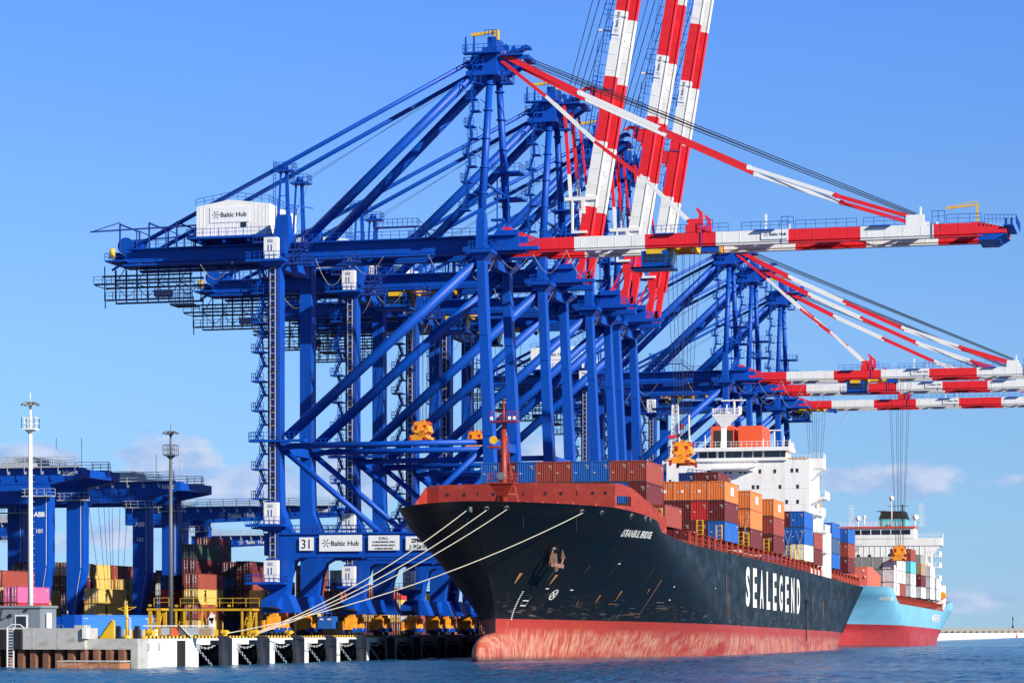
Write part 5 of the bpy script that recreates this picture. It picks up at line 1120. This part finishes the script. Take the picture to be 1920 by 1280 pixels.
# office cabin
p=at(75,272); M['cabin']=mat('grey cabin sheet',(.2,.235,.27),.5,.08,.5)
q=MB(); q.box(-12,0,0,4,0,3.2); q.box(-12.15,.15,-.15,4.15,3.1,3.35)
for k in range(1,10): q.box(-12+k*1.22,-11.97+k*1.22,-.03,0,0,3.1)
o=obj('site_cabin',q,M['cabin'],None,(p.x,p.y,2.8)); tag(o,'grey site cabin with one white framed window behind the concrete wall','cabin')
q=MB(); q.box(-2.75,-1.35,-.08,0,.95,2.4); f=obj('window_frame',q,M['white'],o); q=MB(); q.box(-2.6,-1.5,-.1,-.08,1.1,2.25); obj('pane',q,M['glass'],f)
q=MB(); q.box(.16,.3,1.2,2.2,0,2.6); obj('white_panel',q,M['white'],o)
q=MB(); q.line([(-4.1,-.1,3.1),(-4.3,-.1,2.2),(-4.1,-.1,1.9),(-3.5,-.1,2.3)],.04); q.box(-3.35,-3.1,-.2,0,2.2,2.5); q.box(-1.6,-1.35,-.2,0,2.8,3.0); obj('wall_lamp',q,M['dark'],o)
# floodlight masts
def flood(loc,H,m,label):
    o=empty('floodlight_mast',label,'mast',loc,0,'floodlight masts')
    q=MB(); q.tube((0,0,0),(0,0,H-6.4),.33,.2,n=12); q.tube((0,0,H-6.4),(0,0,H-3.2),.16,.13,n=10)
    for k in range(int(H*1.2)): q.box(.28-.1*k/(H*1.2),.5-.1*k/(H*1.2),-.05,.05,1+k*.75 if 1+k*.75<H-6 else 1,1.05+k*.75 if 1+k*.75<H-6 else 1.05)
    obj('pole',q,m,o)
    q=MB(); q.deck(-.75,.75,-.7,.7,H-5.9,t=.18,rail='xXyY',step=.8,h=1.2,rt=.06); q.tube((0,0,H-6.5),(0,0,H-6.1),.2,.6,n=10); obj('platform',q,m,o)
    for a in range(8):
        t=a*math.pi/4+.2; q=MB(); c,s=math.cos(t),math.sin(t)
        q.beam((c*.15,s*.15,H-3.5),(c*.6,s*.6,H-3.1),.06,m=0); q.beam((c*.55,s*.55,H-3.0),(c*1.05,s*1.05,H-3.25),.36,.14,m=1); obj('floodlight',q,[m,M['steel']],o)
    q=MB(); q.tube((0,0,H-3.2),(0,0,H-1.9),.04,n=5); obj('lightning_rod',q,m,o)
p=at(57,300); flood((p.x,p.y,2.8),29.4,M['white'],'tall white floodlight mast beside crane leg 101')
p=at(320,338); flood((p.x,p.y,2.8),29.0,mat('grey mast paint',(.12,.125,.14),.5,.08),'tall dark grey floodlight mast in front of crane 102')
# rail mounted yard cranes
def yard_crane(px,d,xl,over,num,label,brand=True,hub=None,leg=3.0,SY=14.0):
    """px,d: right edge of the front leg; xl: how far the girders run left, over: cantilever to the right"""
    p=at(px,d); o=empty('yard_gantry_crane',label,'crane',(p.x,p.y,2.8),0,'blue gantry cranes of the container yard')
    B=lambda name,fn,m=BL,par=None,loc=(0,0,0): obj(name,fn(MB()),m,par or o,loc)
    for i,y in enumerate((0,SY)):
        lg=MB(); 
        for xo in ((0,) if xl>-45 else (0,-31)):
            lg=MB(); lg.prism([(xo-leg,23.9),(xo-leg,-.0),(xo-leg+.9,0),(xo-1.4,3.0),(xo-.02,11.0),(xo-.0,23.9)],'y',y-1.3,y+1.3); l_=obj('leg',lg,BL,o)
            q=MB(); q.box(xo-.42,xo-.34,y-1.33,y-1.3,11.5,23.4); q.beam((xo-.4,y-1.32,11.2),(xo-1.75,y-1.32,3.2),.07,.03); obj('leg_stripe',q,M['white'],l_)
            if i==0 and num and xo==0:
                text('ABB',1.05,M['white'],l_,(xo-leg/2-.1,y-1.34,20.2-.6),align='CENTER',bold=.05); text(num,.95,M['white'],l_,(xo-leg/2-.1,y-1.34,16.9),align='CENTER',bold=.02)
            B('leg_platform',lambda mb:mb.deck(xo-leg-1.2,xo+1.2,y-2.6,y-1.3,23.0,t=.2,rail='xXy',step=1.2,rt=.07),M['galv'])
        gd=MB(); gd.prism([(xl,23.9),(-.2,23.9),(0,24.9),(over,26.0),(over,27.6),(xl,27.6)],'y',y-.9,y+.9); gd.box(xl,-.4,y-1.0,y-.9,25.0,25.1)
        g=obj('girder',gd,BL,o)
        q=MB(); q.box(xl,over-.6,y-2.0,y-.9,27.6,27.8)
        for z in (28.3,28.8,29.3): q.beam((xl,y-2.0,z),(over-.6,y-2.0,z),.1)
        x=over-.8
        while x>xl: q.beam((x,y-2.0,26.9),(x,y-2.0,29.3),.1); q.box(x,x+.45,y-2.05,y-2.0,26.5,27.0); x-=3
        obj('walkway',q,M['galv'],g)
        if i==0 and brand:
            text('künz',1.15,M['white'],g,(over-3.5,y-.93,26.35),bold=.03)
        if hub is not None and i==0:
            q=MB(); logo_mark(q,hub,25.8,.8,y-.95); obj('emblem',q,M['white'],g); t=text('Baltic Hub',1.5,M['white'],g,(hub+1.3,y-.95,25.3),bold=.01)
    B('end_tie',lambda mb:mb.box(over-.9,over+.0,.9,SY-.9,26.1,27.4))
    B('end_tie',lambda mb:mb.box(-2.6,-.6,1.3,SY-1.3,.2,2.0))
    B('end_tie',lambda mb:mb.box(xl,xl+.9,.9,SY-.9,26.1,27.4))
    t=empty('x','','x'); bpy.data.objects.remove(t)
    B('trolley',lambda mb:mb.box(-9,-3.5,-.5,SY+.5,27.6,28.6,0).box(-8,-4.5,2,9,28.6,29.6,0).rail([(-9,-.6,28.6),(-3.5,-.6,28.6),(-3.5,SY,28.6)],1,1,.07),M['galv']) if xl<-12 else None
    [B('lightning_rod',lambda mb:mb.tube((x,0,27.6),(x,0,32.5),.05,n=5),M['galv']) for x in (over-5,over-.5)]
    B('tip_platform',lambda mb:mb.deck(over-3.6,over-.9,SY-2.0,SY-.9,27.9,t=.2,rail='Xy',step=1.2,rt=.07))
    return o
yard_crane(97,440,-14,5.8,'101','yard gantry crane marked 101 with thick blue legs behind the white mast')
yard_crane(283,481,-60,6.0,'102','yard gantry crane marked 102, next to crane 101 behind the grey mast')
yard_crane(350,581,-14,34,'103','dark blue yard gantry crane with Baltic Hub name, behind crane 102 and the stairs',hub=8.5)
yard_crane(398,754,-6,28,'','smaller yard gantry crane with Baltic Hub name, farther back and lower',hub=9,brand=False)
yard_crane(40,661,-30,2.4,'','yard gantry crane cut off by the picture edge, lower than crane 101')
q=MB()
for k,dx in enumerate((0,2.2,3.5,4.6,5.4,7.2,9)): q.line([(-5+dx*.9,6,26),(-4.5+4.4+(dx-4.6)*.35,6,4)],.045,n=3)
p=at(185,452); tag(obj('hoist_ropes',q,M['rope'],None,(p.x,p.y,2.8)),'thin hoist ropes hanging down to the yellow containers between cranes 101 and 102','rope')
# container stacks of the yard: (column of the front right corner, depth, colours upward, length, height)
G3='containers stacked in the yard'
YS=[  # tan boxes here carry a shaded look in their paint colour
 ('before the grey mast base',4,426,['cream','red','yellow','brown-red'],12.19),
 ('beside the white mast with the pink one on top',33,424,['yellow','red','pink'],12.19),
 ('behind the pink one',44,500,['grey','grey','grey','grey','tan'],6.06),
 ('between the white mast and leg 101',52,475,['grey','red','yellow','yellow','maroon'],12.19),
 ('just past leg 101',86,462,['yellow','yellow','yellow'],6.06),
 ('behind leg 101',94,500,['yellow','yellow','maroon','maroon','yellow'],12.19),
 ('in the dark gap before the second leg',124,478,['maroon','navy','maroon','maroon','tan'],12.19),
 ('at the near end of the yellow wall',148,455,['yellow','yellow','red'],12.19),
 ('on the long yellow wall',165,490,['yellow','yellow','yellow','yellow','yellow'],12.19),
 ('in the middle of the yellow wall',184,447,['yellow','yellow','yellow'],12.19),
 ('behind the yellow wall',211,500,['maroon','yellow','yellow','yellow','brown-red'],12.19),
 ('past the end of the yellow wall',226,500,['brown-red','brown-red','yellow','yellow'],12.19),
 ('before leg 102',238,550,['yellow','maroon','yellow','yellow','yellow'],12.19),
 ('past leg 102',268,565,['tan','tan','yellow','tan'],12.19),
 ('between the legs of crane 102',302,560,['maroon','maroon','maroon','maroon','maroon'],12.19),
 ('behind the grey mast',313,540,['white','maroon','navy','white','brown-red'],12.19),
 ('beside the grey mast',325,462,['brown-red','brown-red','red','navy'],6.06),
 ('tallest dark stack beside the grey mast',367,458,['yellow','brown-red','yellow','maroon','maroon','dark green'],12.19),
 ('under the crane shadow',371,450,['yellow','brown-red','yellow','brown-red'],12.19),
 ('on top beside the dark stacks',391,500,['maroon','maroon','tan','dark green','tan','maroon','maroon'],12.19),
 ('in the shade beside the shadowed pair',416,486,['navy','tan','maroon','maroon','steel-blue'],12.19),
 ('with blue grey ends in shade',441,476,['navy','dark green','dark green','steel-blue','maroon'],12.19),
 ('just before the white lift cabin',467,470,['dark green','maroon','brown-red','brown-red','maroon'],12.19),
 ('beside the lift cabin, lower',492,462,['yellow','tan','yellow'],6.06),
 ('behind crane 31 near leg',515,520,['maroon','red','maroon','maroon'],12.19),
 ('under the portal of crane 31',578,500,['brown-red','yellow','brown-red','brown-red','brown-red'],12.19),
 ('seen under the portal in two red tiers',632,470,['yellow','brown-red','brown-red'],12.19),
 ('behind the red pair under the portal',640,540,['tan','maroon','maroon','brown-red','cream'],12.19),
 ('small one beside the red pair',662,505,['yellow','steel-blue','maroon'],6.06),
 ('far behind crane 32',700,560,['maroon','yellow','maroon','brown-red'],12.19),
 ('far behind between crane legs',752,600,['brown-red','yellow','yellow','red'],12.19),
 ('last one under the cranes',780,640,['maroon','brown-red','tan','yellow'],12.19),
 ('in the dark behind the bow',830,600,['brown-red','maroon','maroon'],12.19)]
for k,(px,cc) in enumerate([(545,['tan','maroon']),(590,['maroon','brown-red']),(655,['maroon','yellow']),(690,['navy','maroon']),(725,['brown-red','maroon']),(770,['yellow','tan']),(805,['maroon','navy']),(850,['maroon','tan']),(880,['brown-red','maroon']),(905,['maroon','maroon'])]): YS.append((f'low in the {ORD[k]} far stack behind the crane bogies',px,700,cc,12.19))
BOT=2.82
for nm,px,d,cols,L in YS:
    p=at(px,d)
    for k,cl in enumerate(cols):
        tier=['on the ground','second tier','third tier','fourth tier','fifth tier','sixth tier','topmost, seventh tier'][k]
        o=container(cl,(p.x-1.22,p.y,BOT+k*2.62),f'{cl} container {nm}, {tier}',G3,L,2.59,door=(L>10))
        if cl=='yellow': text('MSC',1.0,M['black'],o,(1.25,1.6 if L<10 else 3.2,2.45),rot=(0,R(90),0),bold=.04)
# blue container on the quay, at an angle
p=at(151,318); bc=container('bright blue',(p.x,p.y,2.9),'long bright blue container standing at an angle behind the yellow mast',None,12.19,2.59,R(-25.6)); bc.location=Vector((p.x,p.y,2.9))+Matrix.Rotation(R(-25.6),3,'Z')@Vector((-1.22,0,0))
for k,z in enumerate((2.1,1.75,1.4,1.05)): text('C O N T'[k*2:k*2+1] if False else '▪',.4,M['white'],bc,(1.26,10.6,z-.2),'+x')
# small blue things, yellow equipment
def gen(name,fn,m,loc,label,cat,rz=0,group=None): return tag(obj(name,fn(MB()),m,None,loc,(0,0,rz)),label,cat,group)
p=at(100,290); gen('generator_set',lambda mb:mb.box(-.6,.9,0,2,.3,2.3,0).box(1.0,2.5,0,2,0,2.5,0).box(-.5,.2,-.1,0,.5,1.4,1).rail([(-.8,-.6,0),(1.4,-.6,0)],1.4,.5,.06,1).tube((1.2,1,2.5),(1.2,1,3),.1,m=1),[M['blue'],M['steel']],(p.x,p.y,2.8),'small blue equipment boxes with rails beside the grey cabin','machine')
p=at(238,262); ym=empty('signal_mast','slim yellow mast with short arms and a ladder at the quay corner','mast',(p.x,p.y,2.8))
q=MB(); q.tube((0,0,0),(0,0,3.3),.16,.1,n=10); q.tube((0,0,3.3),(0,0,3.7),.09,.07,n=8,m=1); q.tube((0,0,0),(0,0,.35),.5,.2,n=8); q.tube((0,0,2.0),(0,0,2.1),.28,.28,n=10); obj('pole',q,[M['yellow'],M['steel']],ym)
q=MB(); q.beam((-.95,0,2.95),(0,0,2.65),.07); q.beam((.95,0,3.1),(0,0,2.7),.07); q.beam((.95,0,3.1),(0,0,3.05),.06); q.beam((-.95,0,2.95),(0,0,3.1),.05); obj('arm',q,M['yellow'],ym)
q=MB(); q.beam((.3,-.1,0),(.3,-.1,2),.04); q.beam((.45,-.1,0),(.45,-.1,2),.04); [q.beam((.3,-.1,.2*k),(.45,-.1,.2*k),.03) for k in range(1,10)]; obj('ladder',q,M['white'],ym)
p=at(207,262); q=MB(); q.prism([(-1.3,0),(.35,0),(.35,1.7),(.1,1.85)],'y',0,.35,0)
for k in range(9): q.box(-1.25+k*.155,-1.1+k*.155,-.04,0,k*.2+.02,k*.2+.14,1)
tag(obj('rail_buffer',q,[M['yellow'],M['dark']],None,(p.x,p.y,2.8)),'yellow wedge shaped rail end stop with black stripes','buffer')
def bar(px,d,w,label,h=.9):
    p=at(px,d); q=MB(); n=int(w/.3)
    for k in range(n): q.box(k*.3,k*.3+.15,0,.5,0,h,0); q.box(k*.3+.15,k*.3+.3,0,.5,0,h,1 if k%2 else 2)
    return tag(obj('striped_block',q,[M['yellow'],M['dark'],M['white']],None,(p.x,p.y,2.8)),label,'barrier','striped concrete blocks')
bar(231,266,1.2,'yellow and white striped block under the yellow mast'); bar(250,266,.6,'narrow striped block just past the yellow mast'); bar(266,268,1.7,'wide yellow and white striped block before the blue container')
for px,lb in ((222,'dark post beside the striped wedge buffer'),(257,'dark post beside the yellow mast')): p=at(px,264); gen('rubber_post',lambda mb:mb.box(-.2,.2,-.2,.2,0,1.2).tube((0,0,1.2),(0,0,1.25),.24,n=8),M['dark'],(p.x,p.y,2.8),lb,'post',group='dark rubber posts')
p=at(302,268); gen('work_trailer',lambda mb:mb.box(0,5.6,0,.15,.35,1.1,0).box(-1.9,5.7,-.1,.25,1.2,1.32,1).box(1.1,1.9,-.1,0,.1,1.1,2).beam((1.9,-.2,1.3),(3.2,-.2,0),.12,m=3).beam((2.15,-.2,1.3),(3.45,-.2,0),.06,m=1).box(4.2,5.4,-.05,0,.3,1.0,4),[M['galv'],M['white'],mat('orange box',(.75,.13,.04),.5),M['dark'],CM['tan']],(p.x,p.y,2.8),'low grey panelled trailer with an orange box on the quay','trailer')
# yellow lashing platforms
M['plat']=mat('platform yellow',(.6,.34,.015),.5,.15,1,dirt=(.2,.1,.03),dirt_amt=.6,dscale=(1,1,.5))
def lash(px,d,W,label,stairs=True):
    p=at(px,d); o=empty('lashing_platform',label,'platform',(p.x,p.y,2.8),0,'yellow lashing platforms')
    Y_=M['plat']; q=MB(); q.box(0,W,0,2.2,3.05,3.3); 
    for k in range(int(W/1.6)): q.box(k*1.6+.2,k*1.6+.5,-.05,.15,3.5,3.75)
    q.rail([(0,2.2,3.5),(W,2.2,3.5)],1.0,1.6,.06); obj('deck',q,M['plat'],o)
    xs=[.3,1.3]+([W*.36,W*.48] if W>6 else [])+[W-1.3,W-.3]
    for x in xs:
        for y in (.1,2.0): 
            q=MB(); q.box(x-.1,x+.1,y-.1,y+.1,0,3.0); obj('leg',q,M['plat'],o)
    for x0_ in ((.35,W-1.25) if W>6 else (.35,)):
        q=MB()
        for k in range(8): q.box(x0_,x0_+.9,.1+.2*k,.35+.2*k,.4+k*.33,.46+k*.33)
        for x_ in (x0_,x0_+.9): q.beam((x_,.2,.4),(x_,1.7,2.9),.08)
        obj('stair',q,M['plat'],o)
    if W>6: obj('drum_box',MB().box(W*.34,W*.5,-.1,2,0,.9),M['plat'],o)
    return o
lash(275,300,1.8,'small yellow platform frame beside the blue container'); lash(325,305,9.6,'long yellow lashing platform with ladder frames behind the quay edge')
p=at(398,275); gen('warning_sign',lambda mb:mb.box(-.04,.04,-.04,.04,0,1.5,0).box(-.35,.3,-.1,-.05,1.3,2.1,0).hexa([(-.5,-.1,1.9),(.1,-.1,1.7),(.1,.0,1.7),(-.5,.0,1.9),(-.1,-.1,2.6),(.35,-.1,2.4),(.35,0,2.4),(-.1,0,2.6)],0).box(-.1,.1,-.13,-.1,1.55,1.75,1),[M['white'],M['shipred']],(p.x,p.y,2.8),'small white warning signs on a post by the yellow platform','sign')
# terminal vehicles under the cranes
def reach(px,d,label,k=.62):
    p=at(px,d); o=empty('straddle_carrier',label,'vehicle',(p.x,p.y,2.8)); o.scale=(k,k,k)
    q=MB(); 
    for x in (0,3.6):
        for y in (0,7): q.box(x,x+.6,y,y+.6,.6,8.2)
    for x in (0,3.6): q.box(x,x+.6,-.8,8.4,8.2,9.0); q.box(x-.1,x+.7,-1,8.6,.5,1.3)
    q.box(0,4.2,0,.6,9,9.6); q.box(0,4.2,7,7.6,9,9.6); q.box(1.2,3,1,4,9,10.4)
    obj('frame',q,M['yellow'],o); q=MB(); q.box(.2,2.4,-1.0,-.8,3.2,6.6); obj('white_panel',q,M['panel'],o)
    for x in (.3,3.9):
        for y in (0,2.4,4.8,7.2): q=MB(); q.tube((x-.25,y,.6),(x+.25,y,.6),.6,n=14); obj('wheel',q,M['dark'],o)
    return o
reach(752,520,'yellow straddle carrier with a white panel between the legs of cranes 31 and 32')
p=at(596,372); gen('blue_cabinet',lambda mb:mb.box(0,2.1,0,2.4,0,1.7,0).box(.3,.8,-.04,0,1.2,1.4,1).box(1.4,1.9,-.04,0,1.2,1.4,1).rail([(0,-.3,1.7),(2.1,-.3,1.7)],.8,.7,.05,0),[CM['blue'],M['white']],(p.x,p.y,3.9),'blue equipment container with white marks between the crane bogies','container')
# ---------------------------------------------------------------- breakwater across the basin
M['bwc']=mat('beige breakwater concrete',(.38,.35,.3),.9,.15,.2)  # even beige concrete colour
q=MB(); X0,X1,YB=-500,900,1745
q.box(X0,X1,YB,YB+6,-1,2.4); q.hexa([(X0,YB+5,2.4),(X1,YB+5,2.4),(X1,YB+12,2.4),(X0,YB+12,2.4),(X0,YB+7,5.6),(X1,YB+7,5.6),(X1,YB+12,5.6),(X0,YB+12,5.6)])
bwo=obj('breakwater',q,M['bwc'],None,(0,0,0),(0,0,.02)); tag(bwo,'long low pale concrete breakwater on the horizon behind the light blue ship','breakwater')
q=MB()
for k in range(60): q.prism([(-170+k*4.0,2.45),(-168.9+k*4.0,2.45),(-168.9+k*4.0,4.0)],'y',YB+4.6,YB+6.2)
obj('recess',q,M['dark'],bwo)
q=MB()
for k in range(6): q.box(-142+k*1.0,-141.6+k*1.0,YB-.6,YB-.1,-1,2.3)
for k in range(9): q.box(-127+k*1.5,-126.5+k*1.5,YB-.6,YB-.1,-1,1.2)
q.beam((-129,YB-.5,2.4),(-126,YB-.5,1.2),.3); q.beam((-114,YB-.5,1.2),(-110,YB-.5,2.4),.3); q.box(-127,-113,YB-.7,YB-.1,1.1,1.4); obj('timber_fender',q,M['dark'],bwo)
p=at(1899,1800); bk=empty('beacon','slim dark beacon tower standing on the breakwater','beacon',(p.x,p.y,2.4)); q=MB(); q.tube((0,0,0),(0,0,9.5),.35,.25,n=8); q.tube((0,0,3),(0,0,5),.6,n=8); q.tube((0,0,9),(0,0,11),.45,.3,n=8); obj('tower',q,M['dark'],bk)
p=at(1890,1795); gen('harbour_hut',lambda mb:mb.prism([(-1.6,0),(-.6,0),(.9,3.3),(-1.0,3.3)],'y',0,2).box(-.6,.9,0,2,2.6,3.4),M['steel'],(p.x,p.y,2.4),'small dark leaning block beside the beacon on the breakwater','hut')
p=at(1871,1795); gen('white_hut',lambda mb:mb.box(-1.7,1.8,0,2,0,2.4).box(-1.9,2.0,-.2,2.2,2.4,2.6),M['white'],(p.x,p.y,2.4),'small white hut on the breakwater','hut')
p=at(1906,1500); gen('buoy',lambda mb:mb.tube((0,0,-.5),(0,0,1.2),.9,.5,n=10).tube((0,0,1.2),(0,0,4.2),.25,.1,n=6),M['red'],(p.x,p.y,0),'small red buoy in the water before the breakwater','buoy')
p=at(1925,1760); gen('harbour_light',lambda mb:mb.prism([(-8,0),(8,0),(8,5),(2,5)],'y',0,6),M['steel'],(p.x,p.y,1.0),'dark sloping pier head at the end of the breakwater','pier')
